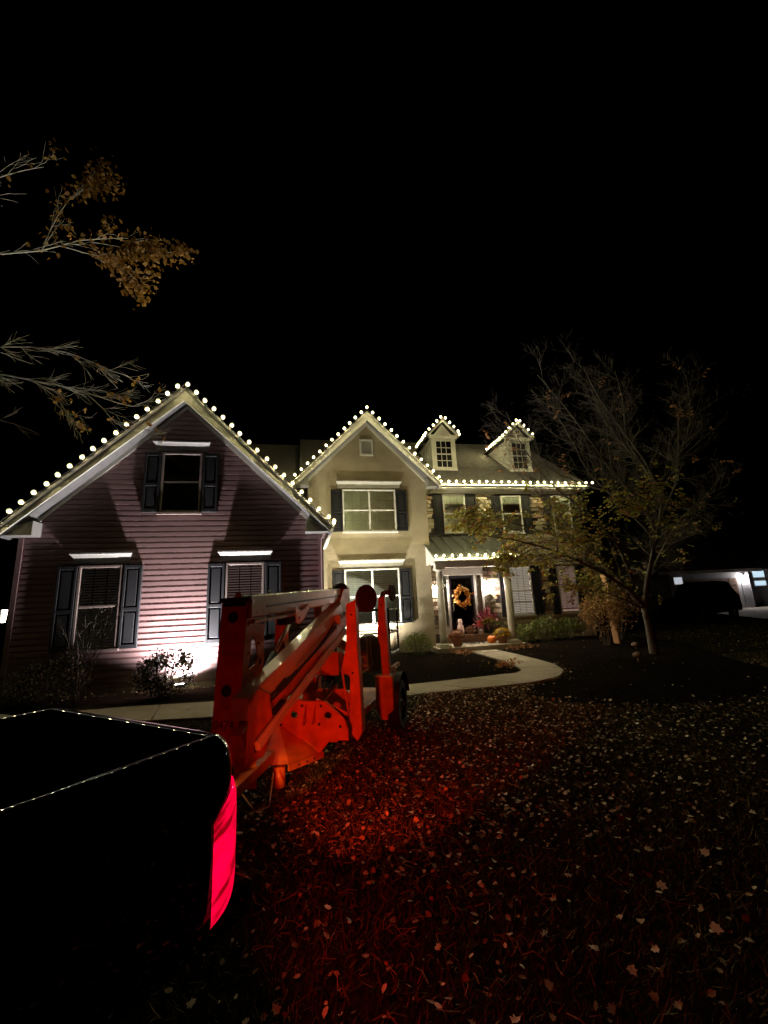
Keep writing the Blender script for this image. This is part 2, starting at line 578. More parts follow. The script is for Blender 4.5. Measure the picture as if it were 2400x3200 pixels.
def ghalf(z):
    return min(GH, max(0.02, (GZP - 0.2 - z) / GSL))


zE = GZP - 0.2 - GSL * GH
MB().prism([(GX - GH, 0), (GX + GH, 0), (GX + GH, zE), (GX, GZP - 0.2), (GX - GH, zE)], lambda x, z: (x, GY + 0.001, z),
           lambda x, z: (x, 17.0, z)).build('garage_wall', MT['siding'], HP)
bx('foundation', MT['concrete'], HP, GX - GH + 0.01, GX + GH - 0.01, GY - 0.012, GY + 0.0005, -0.05, 0.13)
z = 0.13
hp = 0.131
while z < GZP - 0.28:
    a0, a1 = ghalf(z), ghalf(min(z + hp, GZP - 0.22))
    z1 = min(z + hp, GZP - 0.21)
    # dutch lap: upright face with a square lower lip, hollowed away toward the top
    zc = z + (z1 - z) * 0.62
    ac = a0 + (a1 - a0) * 0.62
    prof = [(z, GY, a0), (z, GY - 0.026, a0), (zc, GY - 0.024, ac), (z1, GY - 0.005, a1), (z1, GY, a1)]
    vs = [(GX - w_, y_, q_) for q_, y_, w_ in prof] + [(GX + w_, y_, q_) for q_, y_, w_ in prof]
    MB().add(vs, [(0, 1, 2, 3, 4), (9, 8, 7, 6, 5)] + [(i, 5 + i, 5 + (i + 1) % 5, (i + 1) % 5) for i in range(5)]).build('siding_plank', MT['siding'], HP)
    z += hp
for sx in (-1, 1):
    bx('corner_board', MT['siding'], HP, GX + sx * (GH + 0.02) - 0.05, GX + sx * (GH + 0.02) + 0.05, GY - 0.04, GY + 0.1, 0.05, zE)


def gable_trim(cx, hw, zp, ze, yf, yw, roof_back, th=0.16, fh=0.22, retw=0.62):
    """roof slabs, rake fascia, rake soffit and eave returns of one gable; yf fascia plane, yw wall plane"""
    sl = (zp - ze) / hw
    for s in (-1, 1):
        # roof plane
        quad_slab('roof_slope', MT['shingle'], HP, [(cx, yf - 0.05, zp + 0.03), (cx + s * (hw + 0.06), yf - 0.05, ze + 0.03 - 0.06 * sl),
                  (cx + s * (hw + 0.06), roof_back, ze + 0.03 - 0.06 * sl), (cx, roof_back, zp + 0.03)], 0.05)
        # rake fascia board
        f = fh * math.sqrt(1 + sl * sl)
        MB().prism([(cx, zp - 0.035), (cx + s * hw, ze - 0.035), (cx + s * hw, ze - 0.035 - f * 0.55), (cx, zp - 0.035 - f)],
                   lambda x, z: (x, yf - 0.03, z), lambda x, z: (x, yf, z)).build('rake_fascia', MT['trim'], HP)
        # soffit panels between fascia and wall
        n = 12
        for i in range(n):
            xa = cx + s * hw * (i / n) + s * 0.004
            xb = cx + s * hw * ((i + 1) / n) - s * 0.004
            za = zp - 0.035 - f * 0.72 - abs(xa - cx) * sl
            zb = zp - 0.035 - f * 0.72 - abs(xb - cx) * sl
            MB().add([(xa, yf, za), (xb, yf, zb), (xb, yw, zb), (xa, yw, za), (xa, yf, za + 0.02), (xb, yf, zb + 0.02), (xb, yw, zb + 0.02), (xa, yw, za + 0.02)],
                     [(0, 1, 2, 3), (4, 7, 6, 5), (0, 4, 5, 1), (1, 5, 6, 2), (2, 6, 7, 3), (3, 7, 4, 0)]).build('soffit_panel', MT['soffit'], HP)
        # frieze board on the wall under the soffit
        MB().prism([(cx, zp - 0.035 - f * 0.74), (cx + s * (hw - 0.3), zp - 0.035 - f * 0.74 - (hw - 0.3) * sl),
                    (cx + s * (hw - 0.3), zp - 0.035 - f * 0.74 - (hw - 0.3) * sl - 0.13), (cx, zp - 0.035 - f * 0.74 - 0.13)],
                   lambda x, z: (x, yw - 0.035, z), lambda x, z: (x, yw - 0.001, z)).build('frieze_board', MT['trim'], HP)
        # eave return box
        xt = cx + s * hw
        xi = xt - s * retw
        MB().prism([(xt, ze - 0.04), (xt, ze - 0.2), (xi, ze - 0.2), (xi, ze + 0.12), (xt - s * 0.06, ze - 0.04)],
                   lambda x, z: (x, yf + 0.004, z), lambda x, z: (x, yw + 0.05, z)).build('eave_return', MT['crown'], HP)
        # side gutter
        bx('gutter', MT['white'], HP, min(xt, xt + s * 0.09), max(xt, xt + s * 0.09), yf + 0.02, roof_back - 1.5, ze - 0.15, ze - 0.03)


gable_trim(GX, GHF, GZP, GZE, GYF, GY, 17.5)
# downspout at the garage corner
MB().tube([(0.62, 10.6, 3.6), (0.5, 10.74, 3.4), (0.49, 10.76, 3.2), (0.49, 10.76, 0.1)], 0.035, 8).build('downspout', MT['siding'], HP)

# stucco gable
SX, SY, SHF, SZP, SZE, SYF = 2.34, 14.35, 2.56, 8.58, 5.97, 14.0
S0, S1 = 0.19, 4.49
ssl = (SZP - SZE) / SHF
szw = SZP - 0.2 - ssl * 2.15
MB().prism([(S0, 0), (S1, 0), (S1, szw), (SX, SZP - 0.2), (S0, szw)], lambda x, z: (x, SY, z), lambda x, z: (x, 18.5, z)).build('stucco_wall', MT['stucco'], HP)
gable_trim(SX, SHF, SZP, SZE, SYF, SY, 18.5, fh=0.21, retw=0.42)

# main block with stone front
RY, R0, R1 = 15.2, 4.49, 11.35
EZ, EY = 6.05, 14.72
RDY, RDZ = 19.5, 9.67
bx('main_wall', MT['mortar'], HP, -0.2, R1, RY, 24.0, 0, 6.05)
MB().prism([(15.2, 6.0), (24.0, 6.0), (19.5, 9.5)], lambda y, z: (R1 - 0.02, y, z), lambda y, z: (R1 - 0.2, y, z)).build('side_gable_wall', MT['nsiding'], HP)
for a, b in (((-0.1, R1 + 0.3)),):
    quad_slab('main_roof', MT['shingle'], HP, [(a, EY, EZ + 0.06), (b, EY, EZ + 0.06), (b, RDY, RDZ), (a, RDY, RDZ)], 0.1)
    quad_slab('main_roof', MT['shingle'], HP, [(a, 24.3, EZ + 0.06), (b, 24.3, EZ + 0.06), (b, RDY, RDZ), (a, RDY, RDZ)], 0.1)
quad_slab('wing_roof', MT['shingle'], HP, [(-6.3, 14.72, 5.8), (-0.1, 14.72, 5.8), (-0.1, 19.5, 9.36), (-6.3, 19.5, 9.36)], 0.1)
quad_slab('wing_roof', MT['shingle'], HP, [(-6.3, 24.3, 5.8), (-0.1, 24.3, 5.8), (-0.1, 19.5, 9.36), (-6.3, 19.5, 9.36)], 0.1)
bx('wing_wall', MT['siding'], HP, -6.2, -0.2, 15.3, 24.0, 0, 6.0)
bx('gutter', MT['white'], HP, 4.9, R1 + 0.3, EY - 0.09, EY + 0.01, EZ - 0.07, EZ + 0.02, bevel=0.02)
bx('eave_soffit', MT['white'], HP, 4.5, R1 + 0.28, EY + 0.012, RY + 0.05, EZ - 0.13, EZ - 0.09)
bx('frieze_board', MT['trim'], HP, 4.5, R1, RY - 0.06, RY, 5.80, EZ - 0.132)

# openings on the stone wall (x0, x1, z0, z1)
OPEN = [(4.98, 6.80, 4.14, 5.80), (7.42, 9.16, 4.14, 5.80), (9.75, 11.3, 4.14, 5.80), (4.45, 5.08, 0, 0.5), (5.0, 6.75, 0.0, 2.95),
        (7.42, 9.23, 0.92, 2.92), (9.6, 11.2, 0.92, 2.86)]


def stone_mesh(i):
    bm = bmesh.new()
    bmesh.ops.create_cube(bm, size=1.0)
    bmesh.ops.bevel(bm, geom=bm.edges[:], offset=0.12, segments=1, affect='EDGES')
    r = random.Random(i)
    for v in bm.verts:
        v.co.x += r.uniform(-0.05, 0.05)
        v.co.z += r.uniform(-0.07, 0.07)
        v.co.y += r.uniform(-0.12, 0.12)
    me = bpy.data.meshes.new('stone')
    bm.to_mesh(me)
    bm.free()
    me.materials.append(MT['stone'])
    return me


STM = [stone_mesh(i) for i in range(8)]
cand = []
z = 0.03
while z < 5.8:
    h = random.choice([0.11, 0.14, 0.17, 0.2, 0.24])
    h = min(h, 5.8 - z)
    x = R0 + 0.02
    while x < R1:
        w = random.uniform(0.2, 0.62) * (1.2 if h < 0.15 else 0.9)
        x1 = min(x + w, R1)
        cx_, cz_ = (x + x1) / 2, z + h / 2
        if h > 0.05 and x1 - x > 0.06 and not any(o[0] < cx_ < o[1] and o[2] < cz_ < o[3] for o in OPEN):
            cand.append((x, x1, z, z + h))
        x = x1
    z += h
cand.sort(key=lambda c: -((c[1] - c[0]) * (c[3] - c[2])) * (1.3 if c[0] < 9.3 else 0.7))
rest = MB()
for i, (x0, x1, z0, z1) in enumerate(cand):
    d = random.uniform(0.04, 0.085)
    if i < 295:
        o = link('stone', STM[i % 8], None)
        o.parent = HP
        o.matrix_parent_inverse = Matrix.Translation(-Vector(parent_loc(HP)))
        o.location = ((x0 + x1) / 2, RY - d / 2 + 0.02, (z0 + z1) / 2)
        o.scale = (x1 - x0 - 0.018, d + 0.03, z1 - z0 - 0.018)
    else:
        mm = STM[i % 8]
        for p in [0]:
            k = len(rest.v)
            for v in mm.vertices:
                rest.v.append(((x0 + x1) / 2 + v.co.x * (x1 - x0 - 0.018), RY - d / 2 + 0.02 + v.co.y * (d + 0.03), (z0 + z1) / 2 + v.co.z * (z1 - z0 - 0.018)))
            rest.f += [tuple(k + j for j in pl.vertices) for pl in mm.polygons]
rest.build('stonework', MT['stone'], HP)['kind'] = 'stuff'


def window(x0, x1, z0, z1, Y, sashes=1, grid=(3, 2), inner='shade', lit=0.0, litcol=(1, .8, .55), trim='white', mullion=0.07, parent=HP, lowgrid=True, sill=True, gap=0.0):
    T = MT[trim]
    fw = 0.055
    b = MB()
    yf, yb = Y - 0.075, Y + 0.004
    b.box(x0, x0 + fw, yf, yb, z0, z1)
    b.box(x1 - fw, x1, yf, yb, z0, z1)
    b.box(x0 + fw, x1 - fw, yf + 0.002, yb, z1 - fw, z1)
    b.box(x0 + fw, x1 - fw, yf + 0.002, yb, z0, z0 + fw)
    zm = (z0 + z1) / 2
    b.box(x0 + fw, x1 - fw, yf + 0.012, yb, zm - 0.025, zm + 0.025)
    wi = (x1 - x0 - 2 * fw - (sashes - 1) * mullion) / sashes
    for s in range(1, sashes):
        xm = x0 + fw + s * wi + (s - 1) * mullion
        b.box(xm, xm + mullion, yf + 0.004, yb, z0 + fw, z1 - fw)
    win = b.build('window', T, parent, bevel=0.006, seg=1)
    if sill:
        bx('sill', T, win, x0 - 0.04, x1 + 0.04, Y - 0.11, Y - 0.002, z0 - 0.05, z0 - 0.002)
    gr = MB()
    for s in range(sashes):
        xa = x0 + fw + s * (wi + mullion)
        xb = xa + wi
        for (za, zb, up) in ((z0 + fw, zm - 0.025, False), (zm + 0.025, z1 - fw, True)):
            # sash stiles
            bx('pane', MT['glass'], win, xa + 0.002, xb - 0.002, Y - 0.050, Y - 0.046, za + 0.002, zb - 0.002)
            if grid and (up or lowgrid):
                for i in range(1, grid[0]):
                    xx = xa + (xb - xa) * i / grid[0]
                    gr.box(xx - 0.009, xx + 0.009, Y - 0.044, Y - 0.038, za, zb)
                for j in range(1, grid[1]):
                    zz = za + (zb - za) * j / grid[1]
                    gr.box(xa, xb, Y - 0.0445, Y - 0.0385, zz - 0.009, zz + 0.009)
    if gr.v:
        gr.build('grille', T, win)
    xa, xb = x0 + 0.02, x1 - 0.02
    if inner == 'slats':
        s = MB()
        zz = z0 + fw + 0.02 + gap
        while zz < z1 - fw:
            s.add([(xa, Y - 0.0375, zz - 0.017), (xb, Y - 0.0375, zz - 0.017), (xb, Y - 0.030, zz + 0.017), (xa, Y - 0.030, zz + 0.017)], [(0, 1, 2, 3)])
            zz += 0.062
        if gap:
            s.box(xa, xb, Y - 0.037, Y - 0.030, z0 + fw + gap - 0.03, z0 + fw + gap)
        o = s.build('blind', MT['blind'], win, fix=False)
        o['kind'] = 'stuff'
        back = 'darkroom'
    elif inner == 'shade':
        bx('shade', MT['shade'], win, xa, xb, Y - 0.036, Y - 0.032, z0 + 0.02, z1 - 0.02)
        back = 'darkroom'
    elif inner == 'screen':
        bx('screen', MT['screen'], win, xa, xb, Y - 0.036, Y - 0.032, z0 + 0.02, z1 - 0.02)
        back = 'darkroom'
    else:
        back = 'darkroom'
    M = MT[back] if not lit else emit('room_glow', litcol, lit)
    bx('room_backing', M, win, xa, xb, Y - 0.0290, Y - 0.0272, z0 + 0.02, z1 - 0.02)
    return win


def crown(x0, x1, z0, Y, h=0.2, m_='white'):
    b = MB()
    b.box(x0 + 0.06, x1 - 0.06, Y - 0.05, Y - 0.001, z0, z0 + h * 0.55)
    prof = [(-0.055, 0.55), (-0.075, 0.62), (-0.10, 0.75), (-0.14, 0.85), (-0.15, 0.87), (-0.15, 1.0), (-0.001, 1.0), (-0.001, 0.55)]
    n = len(prof)
    vs = []
    for sgn, xx in ((1, x0), (-1, x1)):
        for (dy, q) in prof:
            vs.append((xx + sgn * (0.15 + dy) * 0.6, Y + dy, z0 + h * q))
    b.add(vs, [tuple(range(n)), tuple(reversed(range(n, 2 * n)))] + [(i, (i + 1) % n, n + (i + 1) % n, n + i) for i in range(n)])
    return b.build('window_crown', MT[m_], HP)


def shutter(x0, x1, z0, z1, Y):
    b = MB()
    st = 0.055
    y0, y1 = Y - 0.085, Y - 0.0275
    zm = z0 + (z1 - z0) * 0.46
    b.box(x0, x0 + st, y0, y1, z0, z1)
    b.box(x1 - st, x1, y0, y1, z0, z1)
    for a, c in ((z0, z0 + 0.09), (zm - 0.04, zm + 0.04), (z1 - 0.08, z1)):
        b.box(x0 + st, x1 - st, y0 + 0.001, y1, a, c)
    o = b.build('shutter', MT['shutter'], HP, bevel=0.006, seg=1)
    for a, c in ((z0 + 0.09, zm - 0.04), (zm + 0.04, z1 - 0.08)):
        p = MB().box(x0 + st, x1 - st, y0 + 0.022, y1 - 0.002, a, c)
        p.box(x0 + st + 0.035, x1 - st - 0.035, y0 + 0.006, y0 + 0.022, a + 0.035, c - 0.035)
        p.build('panel', MT['shutter'], o, bevel=0.01, seg=1)
    return o


# garage windows
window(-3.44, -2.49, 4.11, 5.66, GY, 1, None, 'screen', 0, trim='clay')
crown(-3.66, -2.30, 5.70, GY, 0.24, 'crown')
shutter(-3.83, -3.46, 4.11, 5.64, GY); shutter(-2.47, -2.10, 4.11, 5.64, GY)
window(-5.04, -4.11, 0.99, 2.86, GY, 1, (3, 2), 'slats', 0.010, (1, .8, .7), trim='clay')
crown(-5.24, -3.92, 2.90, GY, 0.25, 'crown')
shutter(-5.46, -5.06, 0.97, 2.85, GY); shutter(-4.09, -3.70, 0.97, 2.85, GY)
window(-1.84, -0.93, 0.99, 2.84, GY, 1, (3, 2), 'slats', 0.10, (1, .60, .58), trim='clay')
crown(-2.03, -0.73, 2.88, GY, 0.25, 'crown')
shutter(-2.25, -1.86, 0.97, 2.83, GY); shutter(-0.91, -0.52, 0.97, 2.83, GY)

# stucco windows
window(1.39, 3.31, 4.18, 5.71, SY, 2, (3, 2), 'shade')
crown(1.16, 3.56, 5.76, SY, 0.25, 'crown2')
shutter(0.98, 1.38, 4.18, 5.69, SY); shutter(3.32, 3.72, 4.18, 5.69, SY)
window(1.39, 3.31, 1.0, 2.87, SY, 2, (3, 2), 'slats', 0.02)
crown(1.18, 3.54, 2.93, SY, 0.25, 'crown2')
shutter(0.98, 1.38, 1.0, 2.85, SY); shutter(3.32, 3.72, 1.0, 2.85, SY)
# gable vent with louvres
vb = MB()
vx0, vx1, vz0, vz1 = 2.07, 2.56, 7.0, 7.63
vb.box(vx0, vx0 + 0.06, SY - 0.06, SY, vz0, vz1); vb.box(vx1 - 0.06, vx1, SY - 0.06, SY, vz0, vz1)
vb.box(vx0 + 0.06, vx1 - 0.06, SY - 0.059, SY, vz0, vz0 + 0.06); vb.box(vx0 + 0.06, vx1 - 0.06, SY - 0.059, SY, vz1 - 0.06, vz1)
vb.box(vx0 + 0.06, vx1 - 0.06, SY - 0.01, SY, vz0 + 0.06, vz1 - 0.06)
vent = vb.build('gable_vent', MT['trim'], HP)
for i in range(11):
    zz = vz0 + 0.08 + i * 0.043
    MB().add([(vx0 + 0.06, SY - 0.052, zz), (vx1 - 0.06, SY - 0.052, zz), (vx1 - 0.06, SY - 0.02, zz + 0.035), (vx0 + 0.06, SY - 0.02, zz + 0.035),
              (vx0 + 0.06, SY - 0.052, zz + 0.008), (vx1 - 0.06, SY - 0.052, zz + 0.008), (vx1 - 0.06, SY - 0.02, zz + 0.043), (vx0 + 0.06, SY - 0.02, zz + 0.043)],
             [(0, 1, 2, 3), (4, 7, 6, 5), (0, 4, 5, 1), (1, 5, 6, 2), (2, 6, 7, 3), (3, 7, 4, 0)]).build('louvre', MT['trim'], vent)

# stone wall windows
WY = RY - 0.02
window(5.40, 6.32, 4.20, 5.76, WY, 1, (3, 2), 'shade')
shutter(5.0, 5.38, 4.2, 5.76, WY); shutter(6.34, 6.78, 4.2, 5.76, WY)
window(7.84, 8.73, 4.20, 5.72, WY, 1, (3, 2), 'shade')
shutter(7.44, 7.82, 4.2, 5.72, WY); shutter(8.75, 9.14, 4.2, 5.72, WY)
window(10.1, 10.95, 4.20, 5.72, WY, 1, (3, 2), 'shade')
shutter(9.76, 10.08, 4.2, 5.72, WY); shutter(10.97, 11.3, 4.2, 5.72, WY)
window(7.88, 8.78, 1.0, 2.86, WY, 1, (3, 2), 'slats', 0.55, (1, .82, .68), trim='trim')
shutter(7.43, 7.86, 0.95, 2.88, WY); shutter(8.80, 9.22, 0.95, 2.88, WY)
window(9.93, 10.74, 1.0, 2.80, WY, 1, (3, 2), 'slats', 0.32, (1, .60, .5), trim='trim', gap=0.09)
shutter(9.60, 9.91, 0.95, 2.80, WY); shutter(10.76, 11.12, 0.95, 2.80, WY)

# dormers
def dormer(cx, yf):
    hw, z0, z1 = 0.50, 6.92, 8.50
    b = MB()
    yb = 18.6
    b.box(cx - hw, cx + hw, yf, yb, z0, z1)
    b.prism([(cx - hw, z1), (cx + hw, z1), (cx, z1 + 0.62)], lambda x, z: (x, yf - 0.03, z), lambda x, z: (x, yb, z))
    d = b.build('dormer', MT['white'], HP)
    # pilasters, sill band and cornice
    t = MB()
    t.box(cx - hw - 0.03, cx - hw + 0.13, yf - 0.05, yf - 0.001, z0, z1)
    t.box(cx + hw - 0.13, cx + hw + 0.03, yf - 0.05, yf - 0.001, z0, z1)
    t.box(cx - hw - 0.05, cx + hw + 0.05, yf - 0.07, yf - 0.002, z0 - 0.06, z0 + 0.18)
    t.box(cx - hw - 0.12, cx + hw + 0.12, yf - 0.12, yf + 0.05, z1 - 0.02, z1 + 0.09)
    for s in (-1, 1):
        t.prism([(cx, z1 + 0.80), (cx + s * 0.70, z1 + 0.06), (cx + s * 0.70, z1 - 0.01), (cx, z1 + 0.70)], lambda x, z: (x, yf - 0.16, z), lambda x, z: (x, yf - 0.1, z))
    t.build('dormer_trim', MT['white'], d)
    for s in (-1, 1):
        quad_slab('dormer_roof', MT['shingle'], d, [(cx, yf - 0.18, z1 + 0.84), (cx + s * 0.74, yf - 0.18, z1 + 0.06), (cx + s * 0.74, yb, z1 + 0.06), (cx, yb, z1 + 0.84)], 0.035)
        # lap siding on the cheek
        for k in range(12):
            zz = z0 + 0.05 + k * 0.13
            x = cx + s * hw
            MB().add([(x, yf + 0.01, zz), (x, yb, zz), (x + s * 0.022, yb, zz), (x + s * 0.022, yf + 0.01, zz),
                      (x, yf + 0.01, zz + 0.13), (x, yb, zz + 0.13), (x + s * 0.004, yb, zz + 0.13), (x + s * 0.004, yf + 0.01, zz + 0.13)],
                     [(0, 1, 2, 3), (4, 7, 6, 5), (0, 4, 5, 1), (1, 5, 6, 2), (2, 6, 7, 3), (3, 7, 4, 0)]).build('siding_plank', MT['white'], d)
    wx0, wx1, wz0, wz1 = cx - 0.33, cx + 0.33, 7.17, 8.33
    bx('pane', MT['darkroom'], d, wx0, wx1, yf - 0.02, yf - 0.002, wz0, wz1)
    bx('window_glass', MT['glass'], d, wx0, wx1, yf - 0.03, yf - 0.026, wz0, wz1)
    g = MB()
    fw = 0.045
    g.box(wx0 - fw, wx0, yf - 0.055, yf - 0.001, wz0 - fw, wz1 + fw); g.box(wx1, wx1 + fw, yf - 0.055, yf - 0.001, wz0 - fw, wz1 + fw)
    g.box(wx0, wx1, yf - 0.054, yf - 0.001, wz0 - fw, wz0); g.box(wx0, wx1, yf - 0.054, yf - 0.001, wz1, wz1 + fw)
    zm = (wz0 + wz1) / 2
    g.box(wx0, wx1, yf - 0.05, yf - 0.02, zm - 0.025, zm + 0.025)
    for i in (1, 2):
        xx = wx0 + (wx1 - wx0) * i / 3
        g.box(xx - 0.011, xx + 0.011, yf - 0.042, yf - 0.02, wz0, wz1)
    for q in (0.25, 0.75):
        zz = wz0 + (wz1 - wz0) * q
        g.box(wx0, wx1, yf - 0.0415, yf - 0.0205, zz - 0.011, zz + 0.011)
    g.build('window_frame', MT['white'], d)
    return d


dormer(5.92, 16.0)
dormer(9.42, 16.0)

# porch: slab, step, roof, columns, door
MB().box(4.27, 7.42, 13.47, RY - 0.01, -0.02, 0.17).build('porch_slab', MT['concrete'], HP, bevel=0.012)
bx('porch_riser', MT['brick'], HP, 4.32, 7.38, 13.52, 14.6, -0.02, 0.09)
landing = bx('door_step', MT['brick'], HP, 4.95, 7.0, 14.72, RY - 0.005, 0.171, 0.43, bevel=0.01)


def zroof(y):
    return 3.12 + (y - 13.4) * 0.56


x = 4.31
np_ = 7
pw = (7.30 - 4.31) / np_
for i in range(np_):
    xa, xb = 4.31 + i * pw, 4.31 + (i + 1) * pw
    p = MB()
    p.add([(xa + .001, 13.36, zroof(13.36)), (xb - .001, 13.36, zroof(13.36)), (xb - .001, RY - .08, zroof(RY - .08)), (xa + .001, RY - .08, zroof(RY - .08)),
           (xa + .001, 13.36, zroof(13.36) - .03), (xb - .001, 13.36, zroof(13.36) - .03), (xb - .001, RY - .08, zroof(RY - .08) - .03), (xa + .001, RY - .08, zroof(RY - .08) - .03)],
          [(0, 1, 2, 3), (4, 7, 6, 5), (0, 4, 5, 1), (1, 5, 6, 2), (2, 6, 7, 3), (3, 7, 4, 0)])
    p.beam((xa, 13.36, zroof(13.36) + .02), (xa, RY - .08, zroof(RY - .08) + .02), 0.022, 0.05)
    if i == np_ - 1:
        p.beam((xb - 0.01, 13.36, zroof(13.36) + .02), (xb - 0.01, RY - .08, zroof(RY - .08) + .02), 0.022, 0.05)
    p.build('roof_panel', MT['metalroof'], HP)
bx('roof_flashing', MT['black'], HP, 4.31, 7.30, RY - 0.13, RY - 0.06, zroof(RY) - 0.03, zroof(RY) + 0.06)
for xs in (4.36, 7.25):
    MB().prism([(13.44, zroof(13.44) - 0.04), (SY if xs < 5 else RY - 0.05, zroof(SY if xs < 5 else RY - 0.05) - 0.04), (SY if xs < 5 else RY - .05, 2.92), (13.44, 2.92)], lambda y, z: (xs - 0.03, y, z), lambda y, z: (xs + 0.03, y, z)).build('porch_gable', MT['white'], HP)
bx('porch_gutter', MT['white'], HP, 4.30, 7.31, 13.30, 13.40, 2.98, 3.08, bevel=0.015)
bx('porch_beam', MT['white'], HP, 4.42, 7.18, 13.62, 13.84, 2.78, 3.02)
bx('porch_ceiling', MT['white'], HP, 4.42, 7.18, 13.845, RY - 0.08, 2.96, 2.99)
for cx in (4.58, 7.06):
    c = MB()
    c.lathe([(0.125, 0.30), (0.128, 0.5), (0.125, 1.0), (0.105, 2.62), (0.105, 2.66)], (cx, 13.75, 0), 24)
    col = c.build('porch_column', MT['trim'], HP, smooth=True)
    bb = MB()
    bb.box(cx - 0.2, cx + 0.2, 13.56, 13.94, 0.171, 0.235)
    bb.lathe([(0.17, 0.236), (0.18, 0.26), (0.14, 0.30)], (cx, 13.75, 0), 20)
    bb.build('column_base', MT['trim'], col)
    bb = MB()
    bb.lathe([(0.115, 2.66), (0.14, 2.70), (0.145, 2.72)], (cx, 13.75, 0), 20)
    bb.box(cx - 0.16, cx + 0.16, 13.6, 13.9, 2.72, 2.778)
    bb.build('column_capital', MT['trim'], col)

# front entry
DY = RY - 0.05
bx('door_header', MT['white'], HP, 5.02, 6.76, DY - 0.09, DY + 0.05, 2.58, 2.88, bevel=0.015)
sur = MB()
for a, b_ in ((5.05, 5.12), (5.30, 5.38), (6.36, 6.44), (6.66, 6.75)):
    sur.box(a, b_, DY - 0.07, DY + 0.05, 0.43, 2.579)
sur.box(5.12, 5.30, DY - 0.05, DY + 0.05, 0.43, 0.75)
sur.box(6.44, 6.66, DY - 0.05, DY + 0.05, 0.43, 0.75)
entry = sur.build('door_surround', MT['white'], HP, bevel=0.006, seg=1)
for a, b_ in ((5.12, 5.30), (6.44, 6.66)):
    sl = bx('sidelight', MT['glass'], HP, a, b_, DY - 0.035, DY - 0.030, 0.751, 2.578)
    bx('curtain', MT['shade'], sl, a, b_, DY - 0.02, DY - 0.012, 0.751, 2.578)
    g = MB()
    for k in range(1, 5):
        zz = 0.75 + k * 0.366
        g.box(a, b_, DY - 0.045, DY - 0.036, zz - 0.008, zz + 0.008)
    g.build('muntin', MT['white'], sl)
dr = MB()
dr.box(5.385, 5.46, DY - 0.085, DY - 0.03, 0.44, 2.575); dr.box(6.27, 6.355, DY - 0.085, DY - 0.03, 0.44, 2.575)
dr.box(5.46, 6.27, DY - 0.084, DY - 0.03, 2.47, 2.575); dr.box(5.46, 6.27, DY - 0.084, DY - 0.03, 0.44, 0.56)
door = dr.build('storm_door', MT['door'], HP, bevel=0.005, seg=1)
bx('pane', MT['glass'], door, 5.46, 6.27, DY - 0.062, DY - 0.057, 0.56, 2.47)
inner = MB().box(5.40, 6.34, DY - 0.025, DY + 0.02, 0.44, 2.57)
for (a, b_) in ((5.52, 5.80), (5.92, 6.2)):
    for (c, d) in ((0.7, 1.25), (1.4, 2.3)):
        inner.box(a, b_, DY - 0.032, DY - 0.024, c, d)
inner.build('door_leaf', MT['door'], door)
hd = MB().tube([(5.475, DY - 0.12, 1.28), (5.475, DY - 0.13, 1.4), (5.475, DY - 0.12, 1.52)], 0.011, 6)
hd.build('handle', MT['steel'], door)


def sconce(x, y, z, mat_e):
    b = MB()
    b.lathe([(0.045, 0.0), (0.05, 0.01), (0.05, 0.02)], (x, y - 0.12, z + 0.15), 8)
    b.lathe([(0.09, 0.15), (0.055, 0.21), (0.015, 0.26)], (x, y - 0.12, z), 8)
    b.lathe([(0.03, -0.17), (0.06, -0.13)], (x, y - 0.12, z), 8)
    b.box(x - 0.05, x + 0.05, y - 0.02, y, z - 0.1, z + 0.1)
    b.tube([(x, y - 0.01, z + 0.05), (x, y - 0.07, z + 0.17), (x, y - 0.12, z + 0.17)], 0.012, 6)
    s = b.build('wall_sconce', MT['iron'], HP)
    MB().lathe([(0.055, -0.129), (0.08, 0.0), (0.085, 0.148)], (x, y - 0.12, z), 8).build('lamp_glass', mat_e, s)
    return s


E_SCON = emit('sconce_glow', (1.0, 0.80, 0.66), 420.0)
sconce(6.97, RY - 0.06, 2.08, E_SCON)
sconce(4.80, RY - 0.06, 2.05, E_SCON)
E_LANT = emit('lantern_glow', (1.0, 0.93, 0.75), 16.0)
# garage side lantern on the left wall (wall faces -x)
lx = GX - GH - 0.19
b = MB().box(lx + 0.16, lx + 0.19, 10.86, 11.04, 1.65, 1.95)
b.lathe([(0.10, 0.14), (0.05, 0.22), (0.01, 0.26)], (lx - 0.07, 10.95, 1.8), 6)
b.tube([(lx + 0.17, 10.95, 1.9), (lx + 0.06, 10.95, 2.0), (lx - 0.07, 10.95, 2.02)], 0.012, 6)
sg = b.build('wall_sconce', MT['iron'], HP)
MB().lathe([(0.04, -0.13), (0.06, 0.139)], (lx - 0.07, 10.95, 1.8), 6).build('lamp_glass', E_LANT, sg)

# ------------------------------------------------------------------ string lights
def bulb_halo_shell():
    """oversized globe whose added emission draws a halo around the lit core"""
    M = bpy.data.materials.new('bulb_halo_globe')
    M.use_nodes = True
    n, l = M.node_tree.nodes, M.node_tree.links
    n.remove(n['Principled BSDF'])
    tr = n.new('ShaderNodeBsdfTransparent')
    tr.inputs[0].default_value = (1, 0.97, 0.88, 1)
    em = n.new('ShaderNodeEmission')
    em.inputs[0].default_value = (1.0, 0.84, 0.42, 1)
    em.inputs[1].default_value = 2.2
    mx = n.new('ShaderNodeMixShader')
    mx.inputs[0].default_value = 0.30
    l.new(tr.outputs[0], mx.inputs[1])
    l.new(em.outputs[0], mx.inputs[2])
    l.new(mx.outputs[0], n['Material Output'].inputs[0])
    return M


